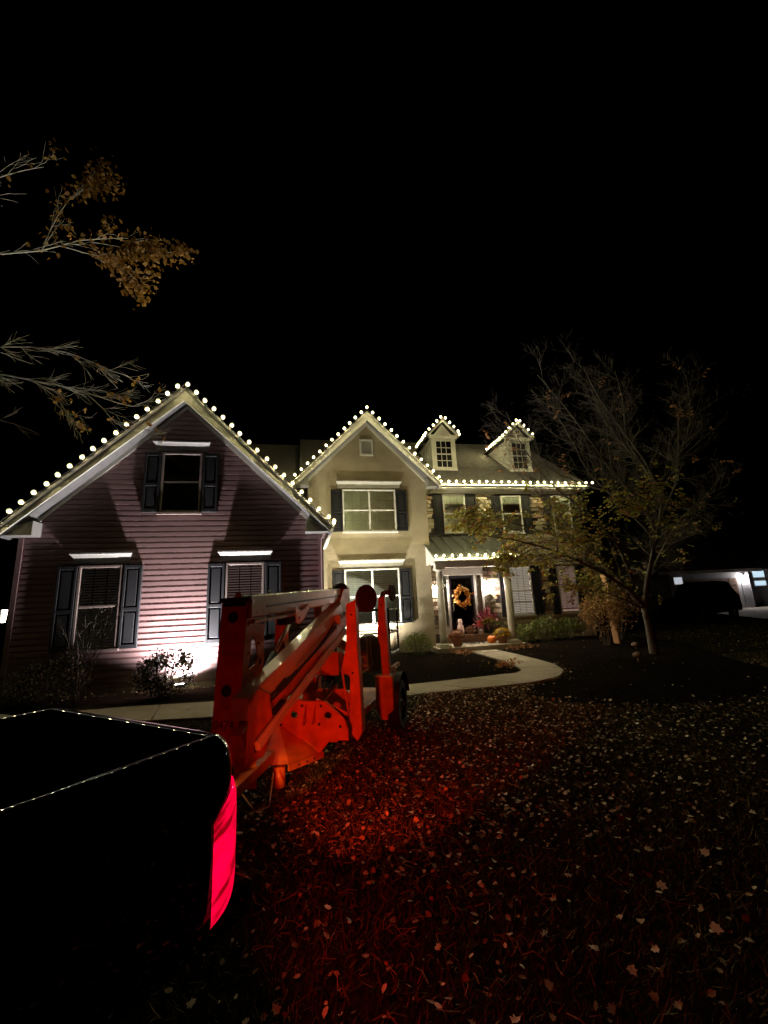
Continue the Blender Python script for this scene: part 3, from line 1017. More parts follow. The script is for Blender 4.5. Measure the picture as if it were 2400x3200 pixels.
bm = bmesh.new()
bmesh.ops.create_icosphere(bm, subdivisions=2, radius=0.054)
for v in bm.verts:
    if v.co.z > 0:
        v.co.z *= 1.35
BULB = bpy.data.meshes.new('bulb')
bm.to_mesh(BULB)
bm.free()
BULB.materials.append(bulb_halo_shell())
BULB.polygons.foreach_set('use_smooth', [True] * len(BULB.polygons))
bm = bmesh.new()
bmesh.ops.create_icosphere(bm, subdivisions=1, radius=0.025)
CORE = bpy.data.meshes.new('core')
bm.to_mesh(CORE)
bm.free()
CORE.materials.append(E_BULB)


def light_string(label, path, spacing=0.305, off=(0, 0, 0.07), every=None):
    P = np.array(path, float)
    d = np.concatenate([[0], np.cumsum(np.linalg.norm(np.diff(P, axis=0), axis=1))])
    n = int(round(d[-1] / spacing))
    t = np.linspace(0, d[-1], n + 1)
    pts = np.stack([np.interp(t, d, P[:, i]) for i in range(3)], 1)
    st = thing('light_string', label, 'string lights', tuple(P[0]), 'christmas light strings along the roof edges')
    c = MB()
    for i in range(len(P) - 1):
        seg = [P[i], (P[i] + P[i + 1]) / 2 + np.array([0, 0, -0.008]), P[i + 1]]
        c.tube(seg, 0.006, 5)
    for p in pts:
        q = p + np.array(off) * 0.62
        c.tube([tuple(p), tuple(q)], 0.016, 6)
    c.build('cable', MT['black'], st)
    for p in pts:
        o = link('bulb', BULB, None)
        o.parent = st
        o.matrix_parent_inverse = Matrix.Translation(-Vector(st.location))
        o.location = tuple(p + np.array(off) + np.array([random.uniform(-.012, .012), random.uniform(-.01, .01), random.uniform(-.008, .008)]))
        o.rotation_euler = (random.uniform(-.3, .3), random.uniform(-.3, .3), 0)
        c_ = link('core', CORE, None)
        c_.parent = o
    return st


gy = GYF - 0.07
light_string('warm white bulbs along both rakes of the red garage gable', [(GX - GHF - 0.05, gy, GZE + 0.02), (GX, gy, GZP + 0.07), (GX + GHF - 0.05, gy, GZE + 0.07)], off=(0, -0.01, 0.08))
light_string('short run of bulbs receding along the garage side gutter', [(GX + GHF + 0.08, gy + 0.02, GZE), (GX + GHF + 0.08, 13.2, GZE)], off=(0.02, 0, 0.05))
sy = SYF - 0.09
light_string('warm white bulbs along both rakes of the tan stucco gable', [(SX - SHF - 0.03, sy, SZE + 0.04), (SX, sy, SZP + 0.07), (SX + SHF + 0.0, sy, SZE + 0.04)], off=(0, -0.01, 0.08))
light_string('long level row of bulbs along the main eave gutter', [(5.15, EY - 0.11, EZ + 0.02), (R1 + 0.28, EY - 0.11, EZ + 0.02)], off=(0, -0.16, 0.02))
for cx, lab in ((5.92, 'bulbs outlining the peaked roof of the clear dormer beside the stucco gable'), (9.42, 'bulbs outlining the peaked roof of the dormer partly behind the bare tree')):
    light_string(lab, [(cx - 0.76, 17.5, 8.58), (cx - 0.76, 15.84, 8.60), (cx, 15.80, 9.38), (cx + 0.76, 15.84, 8.60), (cx + 0.76, 16.5, 8.58)], spacing=0.27, off=(0, -0.02, 0.06))
light_string('row of bulbs along the edge of the green metal porch roof', [(4.33, 13.30, 3.09), (7.3, 13.30, 3.09)], off=(0, -0.07, 0.05))


# ------------------------------------------------------------------ garden floodlights
def spot(name, loc, target, power, size, blend, col, radius):
    ld = bpy.data.lights.new(name, 'SPOT')
    ld.energy = power
    ld.spot_size = math.radians(size)
    ld.spot_blend = blend
    ld.color = col
    ld.shadow_soft_size = radius
    o = bpy.data.objects.new(name, ld)
    COL.objects.link(o)
    o.location = loc
    o.rotation_euler = (Vector(target) - Vector(loc)).to_track_quat('-Z', 'Y').to_euler()
    return o


def floodlight(loc, target, power, label, col, size=165, blend=0.25):
    L = Vector(loc)
    d = (Vector(target) - L).normalized()
    s = d.cross(Vector((1, 0, 0))).normalized()
    q = s.cross(d)
    t = thing('garden_floodlight', label, 'floodlight', (loc[0], loc[1], 0), 'floodlights staked in the beds')
    b = MB()

    def F(x, y, z_):
        return tuple(L + q * x + s * y + d * z_)
    b.box(-0.09, 0.09, -0.07, 0.07, -0.075, -0.035, F)
    for k in range(5):
        b.box(-0.08 + k * 0.04 - 0.006, -0.08 + k * 0.04 + 0.006, -0.06, 0.06, -0.1, -0.076, F)
    b.build('lamp_body', MT['iron'], t)
    MB().box(-0.08, 0.08, -0.06, 0.06, -0.034, -0.026, F).build('lens', emit('flood_lens', col, 18.0), t)
    MB().tube([(loc[0], loc[1], -0.02), (loc[0], loc[1], loc[2] - 0.06)], 0.012, 6).build('stake', MT['iron'], t)
    spot('floodlight_lamp', tuple(L + d * 0.0), target, power, size, blend, col, 0.035)


floodlight((-2.68, 10.46, 0.20), (-2.70, 10.66, 4.0), P_FLOOD_G, 'floodlight behind the round bush washing the red garage siding', (1.0, 0.94, 0.97), 150, 1.0)
floodlight((2.2, 13.65, 0.24), (2.25, 14.6, 3.0), P_FLOOD_S, 'floodlight washing the tan stucco wall under its double window', (1.0, 0.93, 0.80), 155, 1.0)

floodlight((1.25, 12.1, 0.2), (2.3, 14.35, 5.6), P_FLOOD_S * 0.62, 'floodlight set farther out in the bed aimed up at the tan stucco gable', (1.0, 0.93, 0.70), 80, 0.9)

# ------------------------------------------------------------------ porch things
DE = 0.0


def pot(name, x, y, z0, r, h, mat_, parent):
    return MB().lathe([(r * 0.66, 0), (r * 0.9, h * 0.78), (r, h * 0.8), (r, h), (r * 0.88, h), (r * 0.86, h * 0.9)], (x, y, z0), 22).build('pot', mat_, parent, smooth=True)


def dome(name, x, y, z0, r, h, n, size, mat_, parent, seed):
    rg = np.random.default_rng(seed)
    d = rand_dirs(n, (0, 0, 0.35), rg)
    d[:, 2] = np.abs(d[:, 2]) * 1.0 - 0.12
    rad = rg.uniform(0.8, 1.0, n)
    pos = np.stack([x + d[:, 0] * r * rad, y + d[:, 1] * r * rad, z0 + d[:, 2] * h * rad], 1)
    o = leaves(name, pos, d + rg.normal(size=(n, 3)) * 0.7, rg.uniform(0.6, 1.2, n) * size, mat_, parent, rng=rg, width=1.7)
    return o


def mum(label, x, y, z0, r, h, potmat, bloom, green, seed):
    t = thing('flower_pot', label, 'potted flowers', (x, y, z0))
    pot('pot', x, y, z0, r, h, potmat, t)
    MB().lathe([(0.02, 0), (r * 1.15, 0.05), (r * 1.25, 0.14), (r * 0.8, 0.24), (0.05, 0.27)], (x, y, z0 + h - 0.03), 14).build('foliage', green, t, smooth=True)
    o = dome('blooms', x, y, z0 + h + 0.05, r * 1.38, 0.24, 620, 0.045, bloom, t, seed)
    o['kind'] = 'stuff'
    return t


mum('brown faded mum in a terracotta pot at the front of the porch', 5.06, 13.78, 0.171, 0.20, 0.27, MT['terracotta'], L_MUMB, MT['terracotta'], 1)
mum('bright yellow mum in a pot beside the orange pumpkin', 6.72, 13.85, 0.171, 0.20, 0.24, MT['terracotta'], L_MUMY, MT['stem'], 2)
# pumpkin
pk = thing('pumpkin', 'round orange pumpkin on the porch slab beside the yellow mum', 'pumpkin', (6.44, 14.1, 0.171))
pr = [(0.02, 0.01), (0.09, 0.0), (0.145, 0.05), (0.165, 0.12), (0.15, 0.19), (0.10, 0.235), (0.03, 0.225)]
MB().lathe(pr, (6.44, 14.1, 0.171), 40, fn=lambda p, a: (6.44 + (p[0] - 6.44) * (1 - 0.07 * abs(math.cos(5 * a))), 14.1 + (p[1] - 14.1) * (1 - 0.07 * abs(math.cos(5 * a))), p[2])).build('flesh', MT['pumpkin'], pk, smooth=True)
MB().tube([(6.44, 14.1, 0.39), (6.445, 14.1, 0.43), (6.47, 14.09, 0.46)], [0.025, 0.017, 0.014], 7).build('stem', MT['stem'], pk)
# tall planter on the step
pl = thing('planter', 'dark planter of burgundy leaves and yellow flowers by the stone wall', 'planter', (6.70, 14.9, 0.43))
MB().lathe([(0.12, 0), (0.16, 0.04), (0.19, 0.30), (0.21, 0.31), (0.21, 0.34), (0.18, 0.34)], (6.70, 14.9, 0.43), 22).build('pot', MT['black'], pl, smooth=True)
rg = np.random.default_rng(5)
n = 260
d = rand_dirs(n, (0, 0, 0.8), rg)
base = np.array([6.66, 14.9, 0.82]) + rg.normal(size=(n, 3)) * np.array([0.08, 0.06, 0.05])
o = leaves('burgundy_spikes', base + d * rg.uniform(0.1, 0.42, n)[:, None], d, rg.uniform(0.1, 0.2, n), L_PURP, pl, rng=rg, width=0.8); o['kind'] = 'stuff'
o = dome('yellow_blooms', 6.72, 14.78, 0.88, 0.2, 0.12, 90, 0.06, L_MUMY, pl, 6); o['kind'] = 'stuff'
o = dome('green_leaves', 6.78, 14.82, 0.78, 0.36, 0.16, 220, 0.10, L_GREEN, pl, 7); o['kind'] = 'stuff'
rb = thing('flower_bunch', 'bunch of red flowers beside the dark planter by the sidelight', 'flowers', (6.43, 14.9, 0.43))
MB().lathe([(0.06, 0), (0.08, 0.16), (0.075, 0.16)], (6.43, 14.9, 0.43), 14).build('vase', MT['white'], rb, smooth=True)
o = dome('red_blooms', 6.43, 14.9, 0.72, 0.12, 0.2, 120, 0.07, mat('red_petal', (0.5, 0.05, 0.04), 0.6, attr='tint', ramp=[(0, (0.4, 0.03, 0.03)), (1, (0.7, 0.12, 0.10))]), rb, 8); o['kind'] = 'stuff'
# figure by the door
fg = thing('figurine', 'pale pinkish upright ornament standing at the foot of the dark door', 'figurine', (5.66, 14.98, 0.43))
MB().lathe([(0.10, 0), (0.12, 0.06), (0.125, 0.2), (0.10, 0.32), (0.065, 0.37), (0.075, 0.42), (0.08, 0.47), (0.05, 0.53), (0.015, 0.56)], (5.66, 14.98, 0.43), 18).build('body', MT['figure'], fg, smooth=True)
eb = MB()
for s in (-1, 1):
    eb.lathe([(0.028, 0), (0.02, 0.05), (0.004, 0.08)], (5.66 + s * 0.05, 14.98, 0.92), 8)
eb.build('ears', MT['figure'], fg)
bs = thing('dried_flower_basket', 'low basket of dried brown flowers at the foot of the dark door', 'basket', (6.04, 14.97, 0.43))
MB().lathe([(0.12, 0), (0.17, 0.12), (0.16, 0.12)], (6.04, 14.97, 0.43), 18).build('basket', MT['brick'], bs)
o = dome('dried_flowers', 6.04, 14.97, 0.55, 0.2, 0.15, 240, 0.05, L_MUMB, bs, 9); o['kind'] = 'stuff'
# door mat
mt = thing('doormat', 'dark doormat with pale scalloped edge in front of the door step', 'doormat', (5.75, 14.4, 0.171))
bx('mat', MT['rubber'], mt, 5.25, 6.30, 14.2, 14.70, 0.173, 0.186)
for i in range(7):
    MB().lathe([(0.06, 0.0), (0.06, 0.015)], (5.32 + i * 0.152, 14.22, 0.1735), 12).build('scallop', MT['white'], mt)
# wreath
wr = thing('wreath', 'autumn leaf wreath hanging on the dark front door', 'wreath', (5.84, DY - 0.12, 1.8))
rg = np.random.default_rng(21)
n = 420
a = rg.uniform(0, 2 * math.pi, n)
r = 0.27 + rg.normal(size=n) * 0.045
pos = np.stack([5.84 + r * np.cos(a) * 0.92, DY - 0.12 + rg.normal(size=n) * 0.025, 1.79 + r * np.sin(a) * 1.08], 1)
dd = np.stack([-np.sin(a) + rg.normal(size=n) * .6, -0.5 + rg.normal(size=n) * .4, np.cos(a) + rg.normal(size=n) * .6], 1)
o = leaves('wreath_leaves', pos, dd, rg.uniform(0.06, 0.12, n), L_WREATH, wr, rng=rg, width=1.3); o['kind'] = 'stuff'
tor = MB().tube([(5.84 + 0.27 * .92 * math.cos(t * math.pi / 12), DY - 0.11, 1.79 + 0.29 * math.sin(t * math.pi / 12)) for t in range(25)], 0.03, 7)
tor.build('wreath_ring', MT['stem'], wr)
for i in range(5):
    ang = 3.9 + i * 0.42
    MB().lathe([(0.005, -0.04), (0.035, -0.025), (0.045, 0), (0.035, 0.03), (0.005, 0.04)], (5.84 + 0.27 * math.cos(ang), DY - 0.17, 1.79 + 0.29 * math.sin(ang)), 12).build('gourd', MT['pumpkin'], wr, smooth=True)
# round plaque
pq = thing('wall_plaque', 'round grey plaque on the stone wall under the bright sconce', 'plaque', (6.95, RY - 0.1, 1.68))
ring = MB()
ring.tube([(6.95 + 0.17 * math.cos(t * math.pi / 14), RY - 0.11, 1.68 + 0.15 * math.sin(t * math.pi / 14)) for t in range(29)], 0.018, 7)
ring.build('rim', MT['bronze'], pq, smooth=True)
dsc = MB()
dsc.add([(6.95, RY - 0.125, 1.68)] + [(6.95 + 0.165 * math.cos(t * math.pi / 14), RY - 0.108, 1.68 + 0.145 * math.sin(t * math.pi / 14)) for t in range(28)], [(0, i + 1, (i + 1) % 28 + 1) for i in range(28)])
dsc.build('disc', MT['bronze'], pq)

# ------------------------------------------------------------------ towable boom lift
U = Vector((0.4202, 0.9074, 0))
Vv = Vector((0.9074, -0.4202, 0))
OO = Vector((-0.48, 4.0, 0))


def L(s, t, z_):
    return tuple(OO + U * s + Vv * t + Vector((0, 0, z_)))


def circ(cx, cz, r, n=20, sq=1.0):
    return [(cx + r * math.cos(2 * math.pi * i / n), cz + r * sq * math.sin(2 * math.pi * i / n)) for i in range(n)]


lift = thing('boom_lift', 'orange and cream towable boom lift parked behind the black pickup', 'boom lift', L(1.2, 0.2, 0))
OR, CR = MT['orange'], MT['cream']


def lean(z_):
    return -0.055 * (1.85 - z_)          # the mast leans a little to the left at its foot


def postmap(s):
    return lambda t, z_: L(s, t + lean(z_), z_)


# mast: front plate with two round holes, two side plates with cut-outs, dark backing
MB().plate([(-0.27, 0.45), (-0.01, 0.45), (-0.01, 1.80), (-0.03, 1.80), (-0.25, 1.80), (-0.27, 1.80)],
           [circ(-0.145, 1.67, 0.052, 24), circ(-0.155, 1.045, 0.052, 24), circ(-0.16, 1.30, 0.005, 8)], postmap(0.0), postmap(0.012)).build('mast_front_plate', OR, lift)
for t0 in (-0.27, -0.022):
    MB().plate([(0.012, 0.45), (0.17, 0.45), (0.20, 0.75), (0.30, 0.98), (0.33, 1.12), (0.36, 1.27), (0.33, 1.46), (0.35, 1.66), (0.30, 1.80), (0.012, 1.80)],
               [[(0.12, 1.50), (0.17, 1.48), (0.25, 1.29), (0.22, 1.24), (0.09, 1.20)], circ(0.17, 1.155, 0.022, 14), [(0.09, 1.10), (0.14, 1.08), (0.12, 0.86), (0.06, 0.84)], circ(0.29, 1.24, 0.03, 10, 1.6)],
               lambda s, z_, t0=t0: L(s, t0 + lean(z_), z_), lambda s, z_, t0=t0: L(s, t0 + 0.012 + lean(z_), z_)).build('mast_side_plate', OR, lift)
MB().box(0.02, 0.05, -0.255, -0.025, 0.5, 1.75, lambda s, t, z_: L(s, t + lean(z_), z_)).build('mast_dark_inside', MT['black'], lift)  # black sheet behind the holes, drawn for the shade inside the mast
MB().box(-0.012, 0.30, -0.285, 0.004, 1.80, 1.845, lambda s, t, z_: L(s, t, z_)).build('mast_cap', MT['rustpad'], lift, bevel=0.01)
MB().box(-0.016, -0.002, -0.25, -0.03, 1.765, 1.80, lambda s, t, z_: L(s, t, z_)).build('mast_lip', MT['black'], lift)
MB().box(-0.01, 0.02, -0.13, -0.075, 1.845, 1.885, lambda s, t, z_: L(s, t, z_)).build('cap_tag', MT['white'], lift)
# fleet number
fc = bpy.data.curves.new('fleet_number', 'FONT')
fc.body = '0474'
fc.size = 0.10
fc.extrude = 0.0006
fc.align_x = 'CENTER'
fo_ = bpy.data.objects.new('lettering', fc)
COL.objects.link(fo_)
fm = bpy.data.meshes.new_from_object(fo_.evaluated_get(bpy.context.evaluated_depsgraph_get()))
bpy.data.objects.remove(fo_)
fm.materials.clear()
fm.materials.append(MT['black'])
fo = bpy.data.objects.new('fleet_number', fm)
COL.objects.link(fo)
mw = Matrix.Identity(4)
for i in range(3):
    mw[i][0] = Vv[i]
    mw[i][1] = (0, 0, 1)[i]
    mw[i][2] = -U[i]
    mw[i][3] = L(-0.0015, -0.155 + lean(0.735), 0.735)[i]
fo.parent = lift
fo.matrix_parent_inverse = Matrix.Translation(-Vector(lift.location))
fo.matrix_basis = mw
# bolts on the mast head and bolts on the side
for (s, z_) in ((0.06, 1.79), (0.06, 1.70), (0.14, 1.71), (0.26, 1.72)):
    MB().tube([L(s, -0.012, z_), L(s, 0.012, z_)], 0.017, 8).build('bolt', MT['steel'], lift)
# upper boom
MB().beam(L(0.02, -0.085, 1.755), L(2.56, -0.085, 1.865), 0.19, 0.205).build('upper_boom', CR, lift, bevel=0.018, seg=3)
MB().beam(L(0.3, -0.085, 1.755), L(2.62, -0.085, 1.867), 0.198, 0.02).build('boom_wear_strip', MT['black'], lift)
MB().beam(L(0.10, -0.06, 1.62), L(1.0, -0.06, 1.655), 0.13, 0.035).build('inner_boom', CR, lift, bevel=0.006, seg=1)
MB().beam(L(0.75, -0.06, 1.60), L(0.98, -0.06, 1.615), 0.12, 0.10).build('cylinder_mount', MT['black'], lift)
MB().box(0.25, 0.32, -0.06, -0.02, 1.59, 1.65, lambda s, t, z_: L(s, t, z_)).build('hose_clamp', MT['black'], lift)
# boom rest hook
MB().plate([(0.87, 1.735), (0.99, 1.69), (1.10, 1.70), (1.22, 1.765), (1.29, 1.75), (1.10, 1.60), (0.98, 1.55), (0.91, 1.56)], [circ(0.97, 1.61, 0.022, 10)],
           lambda s, z_: L(s, 0.025, z_), lambda s, z_: L(s, 0.037, z_)).build('boom_rest', CR, lift)
# parallel lower booms
MB().beam(L(-0.10, 0.01, 0.917), L(2.25, 0.01, 1.66), 0.16, 0.20).build('lower_boom', CR, lift, bevel=0.012, seg=2)
MB().beam(L(-0.10, -0.02, 0.662), L(2.3, -0.02, 1.40), 0.12, 0.13).build('lower_link', OR, lift, bevel=0.01, seg=2)
MB().beam(L(-0.16, 0.20, 0.66), L(2.02, 0.20, 1.39), 0.045, 0.075).build('levelling_rod', CR, lift, bevel=0.008, seg=1)
MB().beam(L(0.78, 0.096, 1.105), L(1.45, 0.096, 1.317), 0.004, 0.10).build('instruction_decal', MT['grey'], lift)
for (s, z_) in ((0.35, 0.985), (0.30, 0.80), (0.1, 0.66), (-0.05, 0.60)):
    MB().beam(L(s, 0.103, z_), L(s + 0.17, 0.103, z_ + 0.055), 0.05, 0.045).build('boom_slot', MT['black'], lift)
MB().tube([L(0.75, -0.16, 1.23), L(1.15, -0.16, 1.57)], 0.022, 8).build('cylinder_rod', MT['steel'], lift, smooth=True)
MB().tube([L(0.30, -0.16, 0.85), L(0.78, -0.16, 1.26)], 0.04, 10).build('lift_cylinder', MT['black'], lift, smooth=True)
MB().tube([L(1.2, 0.23, 0.71), L(1.2, 0.385, 0.86)], 0.011, 6).build('pin_handle', MT['steel'], lift)
MB().plate([(-0.16, 0.52), (0.12, 0.50), (0.26, 0.72), (0.20, 0.98), (0.0, 1.06), (-0.12, 0.98)], [circ(-0.02, 0.90, 0.025, 12), circ(0.0, 0.64, 0.025, 12)], lambda s, z_: L(s, 0.10, z_), lambda s, z_: L(s, 0.112, z_)).build('pivot_bracket', OR, lift)
for k, (t, z0, sag) in enumerate(((0.105, 0.10, 0.05), (0.115, 0.075, 0.09), (0.10, 0.05, 0.13), (-0.10, 0.13, 0.03))):
    pts = []
    for i in range(13):
        q = i / 12
        s_ = 0.2 + 1.75 * q
        pts.append(L(s_, t + 0.01 * math.sin(9 * q + k), 1.012 + 0.316 * (s_ - 0.2) - z0 - sag * 4 * q * (1 - q) * 0.5))
    MB().tube(pts, 0.011, 6, cap=False).build('hydraulic_hose', MT['rubber'], lift, smooth=True, fix=False)
for k, (t, z_, w_, h_, mt_) in enumerate(((-0.145, 1.50, 0.13, 0.07, 'decal'), (-0.15, 1.36, 0.15, 0.045, 'decal'), (-0.06, 1.22, 0.03, 0.03, 'white'), (-0.15, 0.92, 0.09, 0.05, 'decal'))):
    MB().box(-0.002, 0.0, t - w_ / 2, t + w_ / 2, z_ - h_ / 2, z_ + h_ / 2, lambda s, t, z_: L(s, t + lean(z_), z_)).build('decal', MT[mt_], lift)
for (s_, z_) in ((0.05, 1.60), (0.24, 1.42), (0.09, 1.35), (0.20, 1.05), (0.05, 1.0), (0.16, 0.62), (0.08, 0.55)):
    MB().tube([L(s_, -0.01 + lean(z_), z_), L(s_, 0.006 + lean(z_), z_)], 0.012, 8).build('bolt', MT['steel'], lift)
for (s_, t, z_) in ((0.898, -0.14, 0.53), (0.898, 0.12, 0.545), (0.898, 0.29, 0.545), (0.898, 0.52, 0.53), (0.898, 0.10, 0.72), (0.898, 0.31, 0.72)):
    MB().tube([L(s_ - 0.01, t, z_), L(s_ + 0.004, t, z_)], 0.014, 8).build('bolt', MT['rustpad'], lift)
for i in range(4):
    pts = [L(0.95 + 0.05 * i + 0.5 * q, 0.32 + 0.06 * math.sin(3 * q + i) - 0.05 * i, 0.78 + 0.10 * math.sin(3.1 * q) + 0.02 * i) for q in [j / 10 for j in range(11)]]
    MB().tube(pts, 0.010, 6, cap=False).build('hydraulic_hose', MT['rubber'], lift, smooth=True, fix=False)
# upper head where booms meet
MB().plate([(2.1, 1.25), (2.4, 1.3), (2.72, 1.6), (2.72, 1.98), (2.5, 1.98), (2.2, 1.7)], [circ(2.45, 1.6, 0.04, 12)], lambda s, z_: L(s, 0.025, z_), lambda s, z_: L(s, 0.04, z_)).build('head_plate', OR, lift)
MB().plate([(2.1, 1.25), (2.4, 1.3), (2.72, 1.6), (2.72, 1.98), (2.5, 1.98), (2.2, 1.7)], [circ(2.45, 1.6, 0.04, 12)], lambda s, z_: L(s, -0.22, z_), lambda s, z_: L(s, -0.205, z_)).build('head_plate', OR, lift)
MB().lathe([(0.11, 0), (0.11, 0.05), (0.07, 0.09), (0.02, 0.1)], L(2.55, -0.05, 1.95), 14).build('beacon_cover', MT['black'], lift, smooth=True)
MB().box(1.58, 1.60, 0.03, 0.26, 0.90, 1.17, lambda s, t, z_: L(s, t, z_)).build('control_box', OR, lift, bevel=0.006, seg=1)
MB().box(1.60, 1.8, 0.05, 0.24, 0.92, 1.15, lambda s, t, z_: L(s, t, z_)).build('battery_box', OR, lift)
MB().box(1.95, 1.99, 0.0, 0.16, 1.48, 1.60, lambda s, t, z_: L(s, t, z_)).build('warning_plate', CR, lift)
# chassis
MB().plate([(-0.20, 0.40), (-0.18, 0.56), (0.03, 0.765), (0.36, 0.765), (0.56, 0.60), (0.60, 0.50), (0.60, 0.40)],
           [circ(0.005, 0.63, 0.042, 14, 0.8), circ(0.385, 0.63, 0.042, 14, 0.8)], lambda t, z_: L(0.90, t, z_), lambda t, z_: L(0.92, t, z_)).build('turret_plate', OR, lift)
MB().plate([(-0.20, 0.40), (-0.18, 0.56), (0.03, 0.765), (0.36, 0.765), (0.56, 0.60), (0.60, 0.50), (0.60, 0.40)],
           [], lambda t, z_: L(1.5, t, z_), lambda t, z_: L(1.52, t, z_)).build('turret_plate', OR, lift)
for t in (0.14, 0.24):
    MB().add([L(0.90, t, 0.75), L(0.90, t + 0.012, 0.75), L(0.90, t + 0.012, 0.56), L(0.90, t, 0.56), L(0.79, t, 0.56), L(0.79, t + 0.012, 0.56)],
             [(0, 1, 2, 3), (0, 3, 4), (1, 5, 2), (0, 4, 5, 1), (3, 2, 5, 4)]).build('gusset', OR, lift)
MB().add([L(0.93, -0.2, 0.565), L(0.93, 0.53, 0.565), L(0.90, 0.29, 0.275), L(0.52, 0.14, 0.30), L(0.45, -0.12, 0.30), L(0.50, -0.22, 0.40),
          L(0.93, -0.2, 0.545), L(0.93, 0.53, 0.545), L(0.91, 0.28, 0.255), L(0.56, 0.12, 0.28), L(0.49, -0.1, 0.28), L(0.54, -0.2, 0.38)],
         [(0, 1, 2), (0, 2, 3), (0, 3, 4), (0, 4, 5), (6, 8, 7), (6, 9, 8), (6, 10, 9), (6, 11, 10), (0, 6, 7, 1), (1, 7, 8, 2), (2, 8, 9, 3), (3, 9, 10, 4), (4, 10, 11, 5), (5, 11, 6, 0)]).build('tongue_hood', OR, lift)
MB().beam(L(0.50, 0.145, 0.272), L(0.94, 0.31, 0.250), 0.02, 0.055).build('tongue_rail', OR, lift)
for k in range(3):
    q = 0.25 + k * 0.22
    MB().tube([L(0.50 + 0.44 * q, 0.145 + 0.165 * q - 0.02, 0.27 - 0.02 * q), L(0.50 + 0.44 * q, 0.145 + 0.165 * q + 0.02, 0.27 - 0.02 * q)], 0.008, 6).build('bolt', MT['black'], lift)
MB().tube([L(0.49, 0.06, 0.12), L(0.49, 0.06, 0.28)], 0.055, 18).build('tongue_jack', OR, lift, smooth=True)
MB().tube([L(0.55, 0.06, 0.0), L(0.55, 0.06, 0.125)], 0.02, 10).build('jack_foot', MT['iron'], lift)
MB().beam(L(0.5, -0.05, 0.36), L(-1.2, 0.24, 0.44), 0.10, 0.09).build('tow_beam', OR, lift, bevel=0.008, seg=1)
MB().beam(L(0.05, -0.03, 0.50), L(0.06, -0.03, 0.26), 0.18, 0.02, (0, 1, 0)).build('tongue_bracket', OR, lift)
MB().box(-1.33, -1.15, 0.19, 0.29, 0.40, 0.50, lambda s, t, z_: L(s, t, z_)).build('hitch_coupler', MT['rustpad'], lift, bevel=0.02)
MB().tube([L(-0.35, 0.2, 0.40), L(-0.2, 0.22, 0.22), L(0.05, 0.2, 0.15), L(0.3, 0.1, 0.3)], 0.006, 5).build('safety_cable', MT['steel'], lift)
MB().beam(L(0.98, 0.18, 0.40), L(3.2, 0.18, 0.40), 0.55, 0.10).build('chassis_frame', OR, lift, bevel=0.01, seg=1)
MB().tube([L(2.72, -0.55, 0.33), L(2.72, 0.80, 0.33)], 0.035, 10).build('axle', MT['black'], lift)


def disc(c, nrm, r, name, parent):
    c, nrm = Vector(c), Vector(nrm).normalized()
    return MB().tube([c - nrm * 0.012, c + nrm * 0.002, c + nrm * 0.014], [r * 0.97, r, r * 0.93], 30).build(name, MT['rustpad'], parent, smooth=False)


def outrigger(s, t, d=1, dn=None, bent=False):
    """folded-up stabiliser leg with its round foot pad on top"""
    q = lambda a, z_: L(s, t + d * a, z_)
    q2 = lambda a, z_: L(s + 0.12, t + d * a, z_)
    if not bent:
        poly = [(-0.06, 1.74), (0.05, 1.78), (0.055, 1.34), (0.065, 1.04), (0.072, 0.95), (0.085, 0.42), (0.03, 0.33), (-0.055, 0.42), (-0.055, 0.60), (-0.035, 0.95), (-0.05, 0.985), (-0.13, 1.0), (-0.125, 1.06), (-0.065, 1.34)]
    else:
        poly = [(-0.045, 1.80), (0.045, 1.82), (0.05, 1.5), (0.06, 1.3), (0.075, 0.76), (-0.03, 0.76), (-0.04, 1.15), (-0.08, 1.3), (-0.055, 1.5)]
    leg = MB().prism(poly, q, q2).build('outrigger_leg', OR, lift, bevel=0.006, seg=1)
    for z_ in ((1.62, 1.01) if not bent else (1.7,)):
        MB().tube([L(s - 0.008, t, z_), L(s + 0.01, t, z_)], 0.012, 8).build('bolt', MT['rustpad'], leg)
    if not bent:
        MB().tube([L(s + 0.06, t + d * 0.04, 1.77), L(s + 0.08, t + d * 0.13, 1.79)], 0.025, 8).build('pad_pivot', MT['rustpad'], leg)
        disc(L(s + 0.06, t + d * 0.165, 1.79), dn, 0.155, 'foot_pad', leg)
        # pocket bars
        MB().beam(L(s + 0.01, t - d * 0.125, 1.03), L(s + 0.01, t - d * 0.06, 0.58), 0.012, 0.02).build('pocket_bar', OR, leg)
        MB().beam(L(s - 0.05, t - d * 0.06, 0.60), L(s - 0.18, t - d * 0.36, 0.765), 0.015, 0.05).build('stay_bar', OR, leg)
    else:
        MB().tube([L(s + 0.06, t, 1.80), L(s + 0.05, t + d * 0.02, 1.86), L(s + 0.05, t + d * 0.07, 1.875), L(s + 0.05, t + d * 0.14, 1.87)], 0.035, 10).build('pad_pivot', MT['rustpad'], leg, smooth=True)
        disc(L(s + 0.05, t + d * 0.15, 1.865), dn, 0.12, 'foot_pad', leg)
    return leg


outrigger(1.10, 0.60, 1, tuple(Vv * 0.80 - U * 0.55))
outrigger(2.30, 0.64, 1, tuple(Vv - U * 0.15), bent=True)
outrigger(1.10, -0.28, -1, tuple(-Vv * 0.80 - U * 0.55))
outrigger(2.30, -0.32, -1, tuple(-Vv), bent=True)
